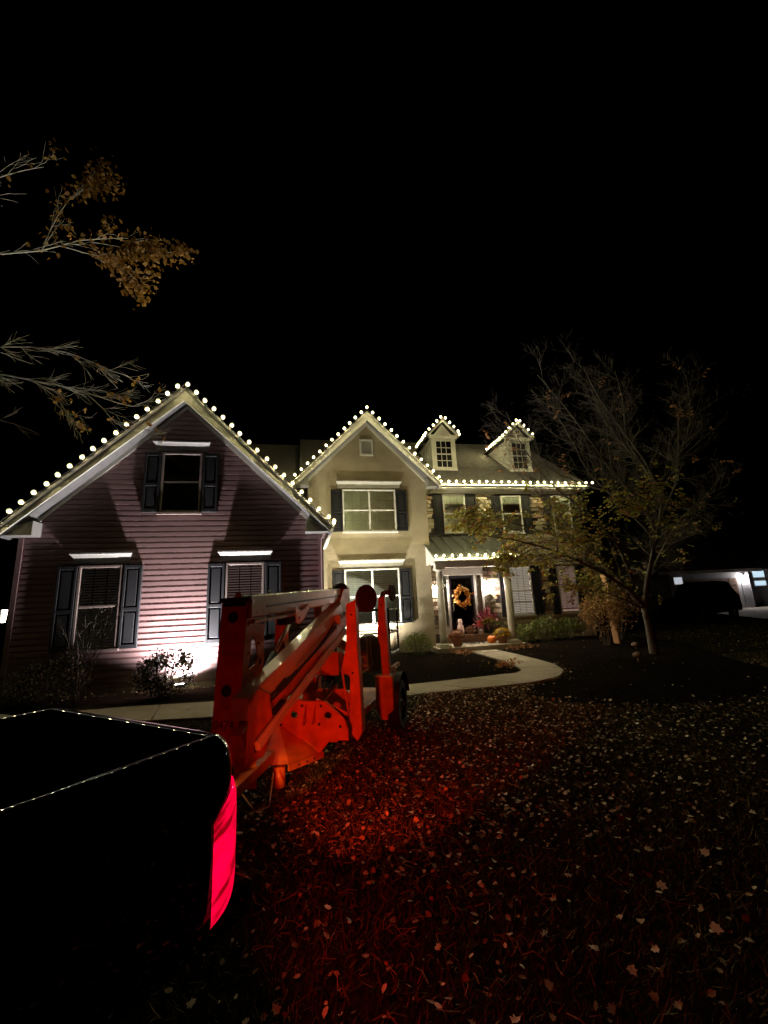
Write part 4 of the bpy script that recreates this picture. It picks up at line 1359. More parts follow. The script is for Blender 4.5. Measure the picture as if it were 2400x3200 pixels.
# wheels with fenders
for t, d in ((0.70, 1), (-0.46, -1)):
    w = MB()
    prof = [(0.20, -0.085), (0.30, -0.09), (0.325, -0.06), (0.33, 0.0), (0.325, 0.06), (0.30, 0.09), (0.20, 0.085)]
    n = 32
    k = []
    for (r, a) in prof:
        for j in range(n):
            an = 2 * math.pi * j / n
            k.append(L(2.72 + r * math.cos(an), t + a, 0.33 + r * math.sin(an)))
    fs = [(i * n + j, i * n + (j + 1) % n, (i + 1) * n + (j + 1) % n, (i + 1) * n + j) for i in range(len(prof) - 1) for j in range(n)]
    w.add(k, fs)
    wh = w.build('wheel', MT['rubber'], lift)
    rm = MB()
    k = []
    pr2 = [(0.20, -0.08), (0.19, 0.05), (0.08, 0.03), (0.05, 0.07), (0.0, 0.07)]
    for (r, a) in pr2:
        for j in range(n):
            an = 2 * math.pi * j / n
            k.append(L(2.72 + r * math.cos(an), t + a * d, 0.33 + r * math.sin(an)))
    rm.add(k, [(i * n + j, i * n + (j + 1) % n, (i + 1) * n + (j + 1) % n, (i + 1) * n + j) for i in range(len(pr2) - 1) for j in range(n)])
    rm.build('rim', MT['steel'], wh)
    # stabiliser housing in front of the wheel, with a steel strip along its top
    MB().prism([(t - d * 0.17, 0.76), (t + d * 0.06, 0.77), (t + d * 0.06, 0.36), (t - d * 0.02, 0.30), (t - d * 0.02, 0.24), (t - d * 0.10, 0.24), (t - d * 0.18, 0.36)], lambda a, z_: L(2.24, a, z_), lambda a, z_: L(2.36, a, z_)).build('outrigger_housing', OR, lift, bevel=0.006, seg=1)
    MB().beam(L(2.24, t - d * 0.16, 0.785), L(2.24, t + d * 0.055, 0.79), 0.14, 0.022).build('housing_cap', MT['steel'], lift)
    fn = MB()
    pts = []
    for j in range(9):
        an = math.pi * (0.05 + 0.9 * j / 8)
        pts.append((2.72 + 0.40 * math.cos(an), 0.36 + 0.40 * math.sin(an)))
    for a0 in range(8):
        (sa, za), (sb, zb) = pts[a0], pts[a0 + 1]
        fn.add([L(sa, t - 0.11, za), L(sb, t - 0.11, zb), L(sb, t + 0.11, zb), L(sa, t + 0.11, za)], [(0, 1, 2, 3)])
    fn.build('fender', MT['black'], lift, fix=False)
# drive motor cover and hoses
MB().lathe([(0.16, 0), (0.19, 0.1), (0.19, 0.36), (0.15, 0.45), (0.05, 0.49)], L(2.62, 0.34, 0.80), 20).build('motor_cover', MT['engine'], lift, smooth=True)
for k, (pts) in enumerate([[(2.4, 0.43, 1.27), (2.38, 0.44, 1.1), (2.4, 0.45, 0.9)], [(2.4, 0.38, 1.27), (2.36, 0.40, 1.05), (2.36, 0.41, 0.86)],
                           [(2.4, 0.30, 0.98), (2.36, 0.33, 0.90), (2.36, 0.40, 0.89)], [(2.38, 0.30, 0.80), (2.38, 0.40, 0.85), (2.38, 0.48, 0.93)], [(2.38, 0.29, 1.0), (2.38, 0.36, 1.02)]]):
    MB().tube([L(*p) for p in pts], 0.016, 6).build('hose', MT['steel'], lift, smooth=True)
# work platform basket at the far end
bk = MB()
for z_ in (1.62, 1.28, 0.98):
    lp = [L(2.85, -0.25, z_), L(2.85, 0.60, z_), L(3.45, 0.60, z_), L(3.45, -0.25, z_), L(2.85, -0.25, z_)]
    for a, b_ in zip(lp, lp[1:]):
        bk.tube([a, b_], 0.016, 6)
for (s, t) in ((2.85, -0.25), (2.85, 0.6), (3.45, 0.6), (3.45, -0.25), (2.85, 0.47)):
    bk.tube([L(s, t, 0.98), L(s, t, 1.64)], 0.016, 6)
bk.build('platform_rail', MT['iron'], lift)
MB().box(2.85, 3.45, -0.25, 0.60, 0.93, 0.97, lambda s, t, z_: L(s, t, z_)).build('platform_floor', MT['iron'], lift)
MB().beam(L(2.5, -0.08, 1.2), L(2.86, 0.1, 1.0), 0.1, 0.1).build('platform_arm', OR, lift)
MB().beam(L(2.5, 0.60, 0.77), L(3.4, 0.60, 0.77), 0.05, 0.05).build('tail_lamp_bar', OR, lift)
MB().tube([L(2.4, 0.735, 0.35), L(2.4, 0.74, 0.75), L(2.38, 0.79, 0.87)], 0.012, 6).build('marker_stay', MT['steel'], lift)

# ------------------------------------------------------------------ black pickup
ER = Vector((0.6436, 0.7654, 0))       # rearwards
EN = Vector((0.7654, -0.6436, 0))      # out of the side nearest the camera
CC = Vector((-0.302, 2.043, -0.022)) + ER * 0.05 + EN * 0.02


def T(a, b, z_):
    """a metres forward of the tail, b metres inward from the near side"""
    return tuple(CC - ER * a - EN * b + Vector((0, 0, z_)))


truck = thing('pickup_truck', 'black pickup truck with covered bed and glowing red tail light', 'pickup truck', T(2.7, 0.95, 0))
# cargo box: a lofted shell with rounded plan corners and a rounded rail
WD, LN = 1.58, 2.35


def ringpts(inset, z_, rc, n=7, a1=LN):
    pts = []
    r = max(0.01, rc - inset)
    for (ca, cb, a0) in ((rc, rc, math.pi), (rc, WD - rc, math.pi / 2)):
        for j in range(n):
            an = a0 - (math.pi / 2) * j / (n - 1)
            # a is forward (towards -ER)
            pts.append((ca + r * math.cos(an) if a0 == math.pi else ca + r * math.cos(an + math.pi / 2 + 0) * 1.0, 0, 0))
    return pts


def plan(inset, rc=0.11, n=8):
    """plan outline of the box, starting at the front near corner, round the tail, to the front far corner"""
    P = [(LN, inset)]
    r = rc - inset
    for j in range(n):
        an = math.pi * 1.5 - (math.pi / 2) * j / (n - 1)
        P.append((rc + r * math.cos(an), rc + r * math.sin(an)))
    for j in range(n):
        an = math.pi - (math.pi / 2) * j / (n - 1)
        P.append((rc + r * math.cos(an), WD - rc + r * math.sin(an)))
    P.append((LN, WD - inset))
    return P


rings = []
sec = [(0.06, 0.50), (0.02, 0.56), (0.0, 0.66), (-0.006, 0.85), (0.0, 1.02), (0.004, 1.13), (0.014, 1.185), (0.034, 1.222), (0.060, 1.242), (0.085, 1.247), (0.105, 1.240)]
for ins, z_ in sec:
    rings.append([T(a, b, z_) for a, b in plan(ins)])
body = MB()
nr = len(rings[0])
for r_ in rings:
    body.v += r_
for i in range(len(rings) - 1):
    for j in range(nr - 1):
        body.f.append((i * nr + j, i * nr + j + 1, (i + 1) * nr + j + 1, (i + 1) * nr + j))
body.build('cargo_box', MT['carpaint'], truck, smooth=True)
# vinyl bed cover, slightly crowned
cvp = plan(0.10)
cv = MB()
cv.v += [T(a, b, 1.238) for a, b in cvp] + [T(LN * 0.5, WD / 2, 1.262)]
cv.f += [(i, (i + 1) % len(cvp), len(cvp)) for i in range(len(cvp))]
cv.build('bed_cover', MT['cover'], truck, smooth=True)
# tailgate seam, handle and bumper
MB().tube([T(-0.004, 0.14, 0.6), T(-0.004, 0.14, 1.2)], 0.006, 5).build('tailgate_seam', MT['black'], truck)
MB().box(-0.02, 0.0, 0.80, 1.12, 1.0, 1.08, T).build('tailgate_handle', MT['black'], truck)
MB().box(-0.16, 0.12, 0.08, WD - 0.08, 0.46, 0.60, T).build('rear_bumper', MT['carpaint'], truck, bevel=0.03)
MB().beam(T(0.0, 0.96, 0.42), T(-0.28, 0.96, 0.42), 0.07, 0.07).build('hitch_receiver', MT['iron'], truck)
# cab, bonnet, lower body
cabp = [(2.36, 0.55), (5.55, 0.55), (5.6, 0.9), (5.45, 1.08), (4.35, 1.18), (3.75, 1.80), (2.75, 1.86), (2.45, 1.80), (2.37, 1.25)]
MB().prism(cabp, lambda a, z_: T(a, 0.03, z_), lambda a, z_: T(a, WD - 0.03, z_)).build('cab', MT['carpaint'], truck, bevel=0.06, seg=3)
for b in (0.022, WD - 0.022):
    MB().prism([(2.55, 1.25), (4.15, 1.22), (3.68, 1.70), (2.62, 1.74)], lambda a, z_, b=b: T(a, b - 0.004, z_), lambda a, z_, b=b: T(a, b + 0.004, z_)).build('side_window', MT['glass'], truck)
for a in (1.15, 4.65):
    for b in (0.14, WD - 0.14):
        w = MB()
        n = 28
        prof = [(0.23, -0.12), (0.36, -0.125), (0.385, -0.08), (0.39, 0), (0.385, 0.08), (0.36, 0.125), (0.23, 0.12)]
        for (r, q) in prof:
            for j in range(n):
                an = 2 * math.pi * j / n
                w.v.append(T(a + r * math.cos(an), b + q, 0.39 + r * math.sin(an)))
        w.f += [(i * n + j, i * n + (j + 1) % n, (i + 1) * n + (j + 1) % n, (i + 1) * n + j) for i in range(len(prof) - 1) for j in range(n)]
        wh = w.build('wheel', MT['rubber'], truck)
        r2 = MB()
        for j in range(6):
            an = j * math.pi / 3
            r2.beam(T(a, b - 0.05, 0.39), T(a + 0.23 * math.cos(an), b - 0.05, 0.39 + 0.23 * math.sin(an)), 0.05, 0.05)
        r2.build('rim', MT['steel'], wh)
MB().box(0.15, 5.4, 0.2, WD - 0.2, 0.42, 0.56, T).build('underbody', MT['iron'], truck)

# tail light lens wrapped round the corner, diagonal ribs drawn as streaks in its emission colour
def tail_lens(flip):
    M = bpy.data.materials.get('tail_lens')
    if not M:
        M = bpy.data.materials.new('tail_lens')
        M.use_nodes = True
        t = M.node_tree
        n, l = t.nodes, t.links
        b = n['Principled BSDF']
        b.inputs['Base Color'].default_value = (0.25, 0.003, 0.01, 1)
        b.inputs['Roughness'].default_value = 0.08
        b.inputs['Coat Weight'].default_value = 0.6
        tc = n.new('ShaderNodeTexCoord')
        mp = n.new('ShaderNodeMapping')
        mp.inputs['Rotation'].default_value = (0, 0, 0)
        at = n.new('ShaderNodeAttribute')
        at.attribute_name = 'lensuv'
        wv = n.new('ShaderNodeTexNoise')
        wv.inputs['Scale'].default_value = 1.0
        wv.inputs['Detail'].default_value = 4.0
        wv.inputs['Roughness'].default_value = 0.6
        mp.inputs['Rotation'].default_value = (0, 0, math.radians(-38))
        mp2 = n.new('ShaderNodeMapping')
        mp2.inputs['Scale'].default_value = (0.45, 2.4, 1)
        l.new(at.outputs['Vector'], mp.inputs[0])
        l.new(mp.outputs[0], mp2.inputs[0])
        l.new(mp2.outputs[0], wv.inputs['Vector'])
        cr = n.new('ShaderNodeValToRGB')
        e = cr.color_ramp.elements
        e[0].position, e[0].color = 0.40, (0.22, 0.0, 0.003, 1)
        e[1].position, e[1].color = 0.58, (1.3, 0.0, 0.055, 1)
        l.new(wv.outputs['Fac'], cr.inputs[0])
        l.new(cr.outputs[0], b.inputs['Emission Color'])
        b.inputs['Emission Strength'].default_value = 1.15
    P = plan(-0.006, 0.11, 16)
    # arclength 0 at side front edge
    pts = [(0.150, -0.006)] + [p for p in P[1:17]] + [(-0.006, 0.16), (-0.006, 0.20)]
    if flip:
        pts = [(a, WD - b) for a, b in pts]
    nz_ = 22
    V, uv = [], []
    cum = [0.0]
    for i in range(1, len(pts)):
        cum.append(cum[-1] + math.dist(pts[i], pts[i - 1]))
    tot = cum[-1]
    for i, (a, b) in enumerate(pts):
        q = cum[i] / tot
        # top edge peaks near the corner; the front edge is cut back
        zt = 0.945 + 0.115 * min(1, q / 0.42) ** 0.8
        zb = 0.600 + 0.04 * min(1, q / 0.4)
        for j in range(nz_ + 1):
            w = j / nz_
            z_ = zb + (zt - zb) * w
            e = min(w, 1 - w, q * 1.2 + 0.02, 1.02 - q) * 14
            bulge = 0.016 * (1 - math.exp(-e))
            ca, cb = 0.11, (0.11 if not flip else WD - 0.11)
            da, db = a - ca, b - cb
            if a > ca:
                da = 0
            if (not flip and b > cb) or (flip and b < cb):
                db = 0
            ln = math.hypot(da, db) or 1
            V.append(T(a + da / ln * bulge, b + db / ln * bulge, z_))
            uv.append((cum[i] * 10, z_ * 10, 0))
    F = []
    for i in range(len(pts) - 1):
        for j in range(nz_):
            k = i * (nz_ + 1) + j
            F.append((k, k + nz_ + 1, k + nz_ + 2, k + 1))
    mb = MB().add(V, F)
    o = mb.build('tail_light', M, truck, smooth=True, fix=False)
    bm = bmesh.new()
    bm.from_mesh(o.data)
    bmesh.ops.recalc_face_normals(bm, faces=bm.faces)
    bm.to_mesh(o.data)
    bm.free()
    at = o.data.attributes.new('lensuv', 'FLOAT_VECTOR', 'POINT')
    at.data.foreach_set('vector', np.array(uv, np.float32).ravel())
    return o


tail_lens(False)
tail_lens(True)
# the lamp behind each lens throws its light rearwards
for b in (0.10, WD - 0.10):
    p = Vector(T(-0.045, b, 0.87))
    aim = p + ER * 1.0 + EN * (-0.28 if b < 1 else 0.1) + Vector((0, 0, -0.06))
    if b < 1:
        spot('brake_lamp', tuple(p), tuple(aim), P_TAIL, 61, 0.4, (1.0, 0.045, 0.007), 0.05)
    spot('tail_lamp', tuple(p), tuple(aim + EN * (0.9 if b < 1 else 0)), P_TAIL * (0.14 if b < 1 else 0.015), 165, 0.6, (1.0, 0.02, 0.006), 0.05)

# unseen lamp added above the bumper, its orange beam lighting the tongue jack
lp = Vector(T(-0.05, WD / 2, 0.68))
MB().box(-0.05, -0.01, WD / 2 - 0.04, WD / 2 + 0.04, 0.685, 0.71, T).build('unseen_lamp_case', MT['black'], truck)
spot('unseen_lamp_spot', tuple(lp), L(0.53, 0.10, 0.215), 110.0, 13, 0.5, (1.0, 0.40, 0.10), 0.02)

# ------------------------------------------------------------------ trees
class Tree:
    def __init__(self, seed):
        self.r = random.Random(seed)
        self.mb = MB()
        self.tips = []          # (pos, dir)
        self.small = []

    def limb(self, pts, r0, r1, n=7):
        P = [Vector(p) for p in pts]
        Q = []
        for i in range(len(P) - 1):
            m_ = max(2, int((P[i + 1] - P[i]).length / 0.25))
            for j in range(m_):
                t = j / m_
                p0, p1, p2, p3 = P[max(i - 1, 0)], P[i], P[i + 1], P[min(i + 2, len(P) - 1)]
                q = 0.5 * ((2 * p1) + (p2 - p0) * t + (2 * p0 - 5 * p1 + 4 * p2 - p3) * t * t + (3 * p1 - p0 - 3 * p2 + p3) * t ** 3)
                Q.append(q + Vector((self.r.uniform(-1, 1), self.r.uniform(-1, 1), self.r.uniform(-1, 1))) * 0.012)
        Q.append(P[-1])
        R = [r0 + (r1 - r0) * (i / (len(Q) - 1)) ** 0.8 for i in range(len(Q))]
        self.mb.tube(Q, R, n)
        return Q, R

    def grow(self, Q, R, level, nkids, length, up=0.15, spread=0.9, start=0.25, bias=(0, 0, 0), maxlev=2):
        r = self.r
        for k in range(nkids):
            f = start + (1 - start) * (k + r.random()) / nkids
            i = min(len(Q) - 2, int(f * (len(Q) - 1)))
            d = (Q[i + 1] - Q[i]).normalized()
            side = d.cross(Vector((r.gauss(0, 1), r.gauss(0, 1), r.gauss(0, 1))))
            if side.length < 1e-4:
                continue
            side.normalize()
            nd = (d * r.uniform(0.5, 0.9) + side * spread * r.uniform(0.5, 1.1) + Vector((0, 0, up)) + Vector(bias)).normalized()
            ln = length * r.uniform(0.45, 1.1) * (1.15 - 0.55 * f)
            p = Q[i].copy()
            pts = [p.copy()]
            segs = 5 if level < maxlev else 4
            for s in range(segs):
                nd = (nd + Vector((r.gauss(0, .12), r.gauss(0, .12), r.gauss(0, .12) + up * 0.15))).normalized()
                p = p + nd * ln / segs
                pts.append(p.copy())
            r0 = min(R[i] * 0.6, 0.014 if level == 1 else 0.006)
            RR = [max(0.0022, r0 * (1 - 0.75 * j / segs)) for j in range(segs + 1)]
            self.mb.tube(pts, RR, 5 if level == 1 else 3, cap=False)
            self.small.append((pts, level))
            if level < maxlev:
                self.grow(pts, RR, level + 1, max(3, int(nkids * 0.55)), length * 0.48, up, spread, 0.2, bias, maxlev)
            else:
                self.tips.append((pts[-1], nd))


# ornamental tree at the right
tr = thing('ornamental_tree', 'small crooked tree with sparse rust and yellow leaves in the mulch bed', 'tree', (9.05, 10.0, 0))
A = Tree(3)
t0 = (9.12, 10.05, 0.0)
Q, R = A.limb([(9.12, 10.05, -0.1), (9.16, 10.05, 0.35), (9.1, 10.02, 0.8), (9.05, 10.0, 1.25)], 0.125, 0.085, 10)
fork = Q[-1]
limbs = [
    ([fork, (8.6, 9.95, 1.75), (7.6, 9.9, 2.35), (6.6, 9.9, 2.8), (5.4, 9.9, 3.15), (4.2, 9.9, 3.35)], 0.075, 0.012, 8, 1.5, (-.25, 0, -0.05)),
    ([fork, (8.8, 10.4, 2.0), (8.0, 10.8, 3.0), (7.0, 11.2, 3.6), (5.9, 11.5, 4.0), (4.7, 11.6, 4.3)], 0.07, 0.012, 8, 1.5, (-.2, 0, 0)),
    ([fork, (9.25, 9.9, 2.1), (9.7, 9.9, 3.1), (10.1, 9.9, 4.1), (9.9, 9.85, 5.0), (9.4, 9.8, 5.9), (8.6, 9.8, 7.2), (8.2, 9.8, 8.3)], 0.09, 0.012, 10, 1.7, (0, 0, .1)),
    ([(9.75, 9.9, 3.2), (9.2, 9.6, 4.0), (8.4, 9.5, 4.8), (7.8, 9.4, 5.6), (7.1, 9.4, 6.7), (6.3, 9.3, 7.6)], 0.055, 0.010, 9, 1.5, (-.1, 0, .1)),
    ([(10.1, 9.9, 4.1), (10.2, 10.3, 5.2), (10.0, 10.6, 6.3), (10.1, 10.6, 7.6), (10.2, 10.8, 8.9)], 0.05, 0.010, 8, 1.4, (0, 0, .15)),
    ([(9.9, 9.9, 3.6), (10.9, 10.2, 4.6), (11.6, 10.5, 5.6), (12.0, 10.6, 6.8), (12.5, 10.8, 7.9)], 0.05, 0.010, 8, 1.5, (.1, 0, .1)),
    ([fork, (9.6, 10.4, 1.9), (10.6, 10.9, 2.6), (11.8, 11.3, 3.2), (13.0, 11.6, 3.5)], 0.06, 0.012, 8, 1.5, (.2, 0, 0)),
    ([(8.9, 10.1, 2.0), (8.2, 9.6, 2.9), (7.2, 9.3, 3.7), (6.2, 9.2, 4.5), (5.6, 9.2, 5.4), (5.2, 9.2, 6.4)], 0.05, 0.009, 9, 1.4, (-.15, 0, .1)),
    ([(8.3, 10.6, 2.7), (7.8, 11.2, 3.9), (7.2, 11.6, 5.0), (6.6, 11.9, 5.9)], 0.04, 0.009, 8, 1.3, (-.1, 0, .1)),
    ([(10.4, 10.8, 2.5), (11.2, 10.6, 3.6), (12.2, 10.5, 4.4), (13.4, 10.5, 4.9)], 0.04, 0.009, 7, 1.4, (.15, 0, .05)),
    ([(9.4, 9.9, 2.5), (9.0, 9.2, 3.2), (8.3, 8.6, 3.9), (7.6, 8.2, 4.3)], 0.04, 0.009, 8, 1.3, (-.1, -.1, .1)),
    ([(9.7, 9.9, 3.1), (9.0, 10.2, 4.2), (8.3, 10.4, 5.2), (7.9, 10.5, 6.4), (7.5, 10.6, 7.4)], 0.04, 0.009, 10, 1.5, (0, 0, .1)),
    ([(9.2, 9.6, 4.0), (8.3, 9.9, 4.5), (7.2, 10.1, 5.0), (6.3, 10.2, 5.6), (5.6, 10.2, 6.0)], 0.035, 0.008, 10, 1.4, (-.15, 0, .05)),
    ([(10.0, 9.9, 4.6), (10.8, 9.6, 5.6), (11.2, 9.4, 6.8), (11.3, 9.4, 8.0)], 0.035, 0.008, 9, 1.5, (.05, 0, .1)),
    ([(9.8, 9.85, 5.1), (9.3, 10.2, 6.2), (9.0, 10.4, 7.2), (8.9, 10.5, 8.4)], 0.03, 0.007, 9, 1.4, (0, 0, .1)),
    ([fork, (8.3, 10.3, 1.65), (7.6, 10.6, 1.95), (6.9, 10.8, 2.0)], 0.035, 0.008, 7, 1.0, (-.1, 0, 0)),
]
for pts, r0, r1, nk, ln, bias in limbs:
    Q, R = A.limb(pts, r0 * 0.78, r1 * 0.7, 7)
    A.grow(Q, R, 1, nk + 7, ln * 1.15, 0.10, 1.0, 0.15, bias, 3)
A.mb.build('trunk', MT['bark'], tr, smooth=True, fix=False)
pos, dirs, siz, kinds = [], [], [], []
rr = random.Random(9)
for (p, d) in A.tips:
    # leafy on the low, house side, almost bare at the top
    leafy = 1.0 if (p.z < 4.4 and p.x < 8.8) else (0.10 if p.z < 4.8 else 0.015)
    if rr.random() > leafy * (0.5 if p.x > 5.5 else 0.75):
        continue
    m_ = rr.randint(3, 7)
    side = d.cross(Vector((0, 0, 1)))
    if side.length < 1e-3:
        continue
    side.normalize()
    for j in range(m_):
        q = p - d * (0.05 * j)
        s = 1 if j % 2 else -1
        ld = (d * 0.5 + side * s * 0.8 + Vector((0, 0, -0.55 + rr.gauss(0, .2)))).normalized()
        pos.append(q); dirs.append(ld); siz.append(rr.uniform(0.07, 0.12) * (1.3 if p.x < 6.5 else 1.0)); kinds.append(1 if (p.z > 4.7 or rr.random() < 0.12) else 0)
pos, dirs, siz, kinds = map(np.array, (pos, dirs, siz, kinds))
for kd, mt_, nm in ((0, L_YELLOW, 'yellow_leaves'), (1, L_RUST, 'rust_leaves')):
    k = kinds == kd
    o = leaves(nm, pos[k], dirs[k], siz[k] * (1.0 if kd == 0 else 1.15), mt_, tr, curl=0.3, width=1.25)
    o['kind'] = 'stuff'

# tree at the left, its trunk outside the frame
tl = thing('oak_tree', 'tree at the left reaching pale bare branches toward the garage peak', 'tree', (-8.6, 7.6, 0))
B = Tree(17)
B.limb([(-8.6, 7.6, -0.1), (-8.55, 7.6, 2), (-8.4, 7.6, 4.2), (-8.3, 7.7, 6.5), (-8.3, 7.8, 9), (-8.1, 7.8, 12.0)], 0.26, 0.06, 10)
bl = [
    ([(-8.45, 7.6, 4.6), (-7.2, 7.8, 5.9), (-6.2, 7.95, 6.15), (-5.37, 8.0, 6.10), (-4.7, 8.0, 5.98), (-4.3, 8.0, 5.90), (-3.7, 8.05, 5.75), (-3.2, 8.1, 5.62), (-2.85, 8.1, 5.80)], 0.055, 0.008, 13, 1.0, (.45, 0, -.12)),
    ([(-8.4, 7.6, 5.2), (-7.0, 7.8, 6.3), (-5.44, 8.0, 6.63), (-4.95, 8.0, 6.66), (-4.35, 8.0, 6.62), (-3.6, 8.0, 6.3), (-3.2, 8.0, 6.15)], 0.04, 0.007, 11, 0.9, (.45, 0, -.12)),
    ([(-4.9, 8.0, 6.03), (-4.45, 8.0, 5.7), (-4.2, 7.95, 5.35), (-3.95, 7.9, 5.05)], 0.018, 0.005, 6, 0.6, (.3, 0, -.15)),
    ([(-4.0, 8.03, 5.84), (-3.7, 8.1, 5.55), (-3.45, 8.15, 5.28), (-3.0, 8.2, 5.2), (-2.75, 8.2, 5.1)], 0.018, 0.005, 7, 0.6, (.3, 0, -.1)),
    ([(-8.5, 7.6, 3.6), (-7.2, 7.5, 4.8), (-6.0, 7.4, 5.0), (-5.2, 7.3, 4.95), (-4.6, 7.3, 4.85), (-4.2, 7.3, 4.65)], 0.03, 0.005, 8, 0.7, (.3, 0, 0)),
    ([(-8.3, 7.7, 6.4), (-7.0, 7.9, 8.0), (-5.70, 8.0, 8.62), (-5.0, 8.0, 8.80), (-4.6, 8.0, 9.02), (-4.1, 8.0, 9.18), (-3.5, 8.0, 9.3)], 0.045, 0.008, 9, 1.0, (.3, 0, .15)),
    ([(-4.75, 8.0, 8.95), (-4.3, 8.0, 8.85), (-3.8, 8.0, 8.75), (-3.45, 8.0, 8.4), (-3.3, 8.0, 8.2)], 0.018, 0.006, 9, 0.7, (.3, 0, -.05)),
    ([(-4.2, 8.0, 9.1), (-3.6, 7.9, 8.98), (-3.0, 7.9, 8.95), (-2.4, 7.9, 9.0)], 0.016, 0.005, 9, 0.6, (.3, 0, 0)),
    ([(-5.0, 8.0, 8.8), (-4.7, 7.8, 9.5), (-4.3, 7.7, 10.0), (-3.9, 7.7, 10.3)], 0.018, 0.005, 9, 0.8, (.2, 0, .2)),
    ([(-8.3, 7.7, 7.0), (-7.0, 7.8, 9.0), (-6.0, 7.9, 10.2), (-5.2, 8.0, 10.8)], 0.04, 0.006, 9, 1.1, (.2, 0, .1)),
]
for i, (pts, r0, r1, nk, ln, bias) in enumerate(bl):
    Q, R = B.limb(pts, r0 * 0.75, r1 * 0.8, 6)
    n0 = len(B.tips)
    B.grow(Q, R, 1, nk + (7 if i < 4 else 0), ln, 0.02, 0.62, 0.30, bias, 2)
B.mb.build('trunk', MT['palebark'], tl, smooth=True, fix=False)
pos, dirs, siz = [], [], []
rr = random.Random(4)
for (pts, lev) in B.small:
    if pts[-1].x < -6.5:
        continue
    for p in pts[1:]:
        if p.z > 7.9:
            # ochre clumps out toward the tips
            dens = 0.7 if p.x > -4.3 else (0.22 if p.x > -5 else 0.10)
            if rr.random() < dens:
                for j in range(rr.randint(2, 5)):
                    pos.append(p + Vector((rr.gauss(0, .09), rr.gauss(0, .09), rr.gauss(0, .08))))
                    dirs.append(Vector((rr.gauss(.2, .6), rr.gauss(0, .6), rr.gauss(-.6, .4))))
                    siz.append(rr.uniform(0.06, 0.11))
        elif rr.random() < 0.02 and p.x > -4.6:
            for j in range(3):
                pos.append(p + Vector((rr.gauss(0, .03), rr.gauss(0, .03), rr.gauss(0, .03))))
                dirs.append(Vector((rr.gauss(0, .6), rr.gauss(0, .6), rr.gauss(.3, .6))))
                siz.append(rr.uniform(0.06, 0.10))
o = leaves('ochre_leaves', np.array(pos), np.array(dirs), np.array(siz), L_OCHRE, tl, shape=SH_LOBE, curl=0.25)
o['kind'] = 'stuff'


# ------------------------------------------------------------------ shrubs
def shrub(label, c, r, h, n, size, mat_, seed, cat='bush', stems=9, z0=0.05, flat=0.5, group=None, zlow=0.05, width=1.3):
    rg = np.random.default_rng(seed)
    t = thing('shrub', label, cat, (c[0], c[1], 0), group)
    b = MB()
    rr = random.Random(seed)
    for i in range(stems):
        a = rr.uniform(0, 6.28)
        q = rr.uniform(.3, .8)
        b.tube([(c[0] + 0.05 * math.cos(a), c[1] + 0.05 * math.sin(a), -0.02), (c[0] + q * .5 * r[0] * math.cos(a), c[1] + q * .5 * r[1] * math.sin(a), h * 0.4),
                (c[0] + q * r[0] * math.cos(a), c[1] + q * r[1] * math.sin(a), h * rr.uniform(.7, .95))], [0.014, 0.01, 0.004], 5)
    b.build('stems', MT['bark'], t, fix=False)
    # clumps on an uneven shell
    nc = 46
    cd_ = rand_dirs(nc, (0, 0, 0.25), rg)
    cr_ = rg.uniform(0.72, 1.0, nc)
    cz = zlow + (h - zlow) / 2
    cc = np.stack([c[0] + cd_[:, 0] * r[0] * cr_, c[1] + cd_[:, 1] * r[1] * cr_, cz + cd_[:, 2] * (h - zlow) / 2 * cr_], 1)
    k = rg.integers(0, nc, n)
    pos = cc[k] + rg.normal(size=(n, 3)) * np.array([r[0], r[1], h * 0.5]) * 0.17
    pos[:, 2] = np.clip(pos[:, 2], 0.03, None)
    out = pos - np.array([c[0], c[1], cz * 0.7])
    out /= np.linalg.norm(out, axis=1)[:, None]
    o = leaves('foliage', pos, out * 0.8 + rg.normal(size=(n, 3)) * 0.6, rg.uniform(.6, 1.2, n) * size, mat_, t, rng=rg, width=width)
    o['kind'] = 'stuff'
    return t


def bare_shrub(label, c, r, h, seed, nst=16, leafm=None, nleaf=60, leafs=0.05, rad=0.009):
    t = thing('bare_shrub', label, 'shrub', (c[0], c[1], 0))
    X = Tree(seed)
    for i in range(nst):
        a = X.r.uniform(0, 6.28)
        q = X.r.uniform(.3, 1)
        pts = [Vector((c[0] + .05 * math.cos(a), c[1] + .05 * math.sin(a), -0.02)), Vector((c[0] + q * r * .4 * math.cos(a), c[1] + q * r * .4 * math.sin(a), h * .45)),
               Vector((c[0] + q * r * math.cos(a), c[1] + q * r * math.sin(a), h * X.r.uniform(.7, 1)))]
        Q, R = X.limb(pts, rad, 0.003, 4)
        X.grow(Q, R, 2, 7, h * 0.35, 0.15, 0.8, 0.3, (0, 0, 0), 2)
    X.mb.build('stems', MT['bark'], t, fix=False)
    if leafm:
        T_ = [X.r.choice(X.tips) for _ in range(nleaf)]
        o = leaves('dry_leaves', np.array([p for p, d in T_]), np.array([d for p, d in T_]) + np.array([0, 0, -.5]), leafs, leafm, t, width=1.4)
        o['kind'] = 'stuff'
    return t


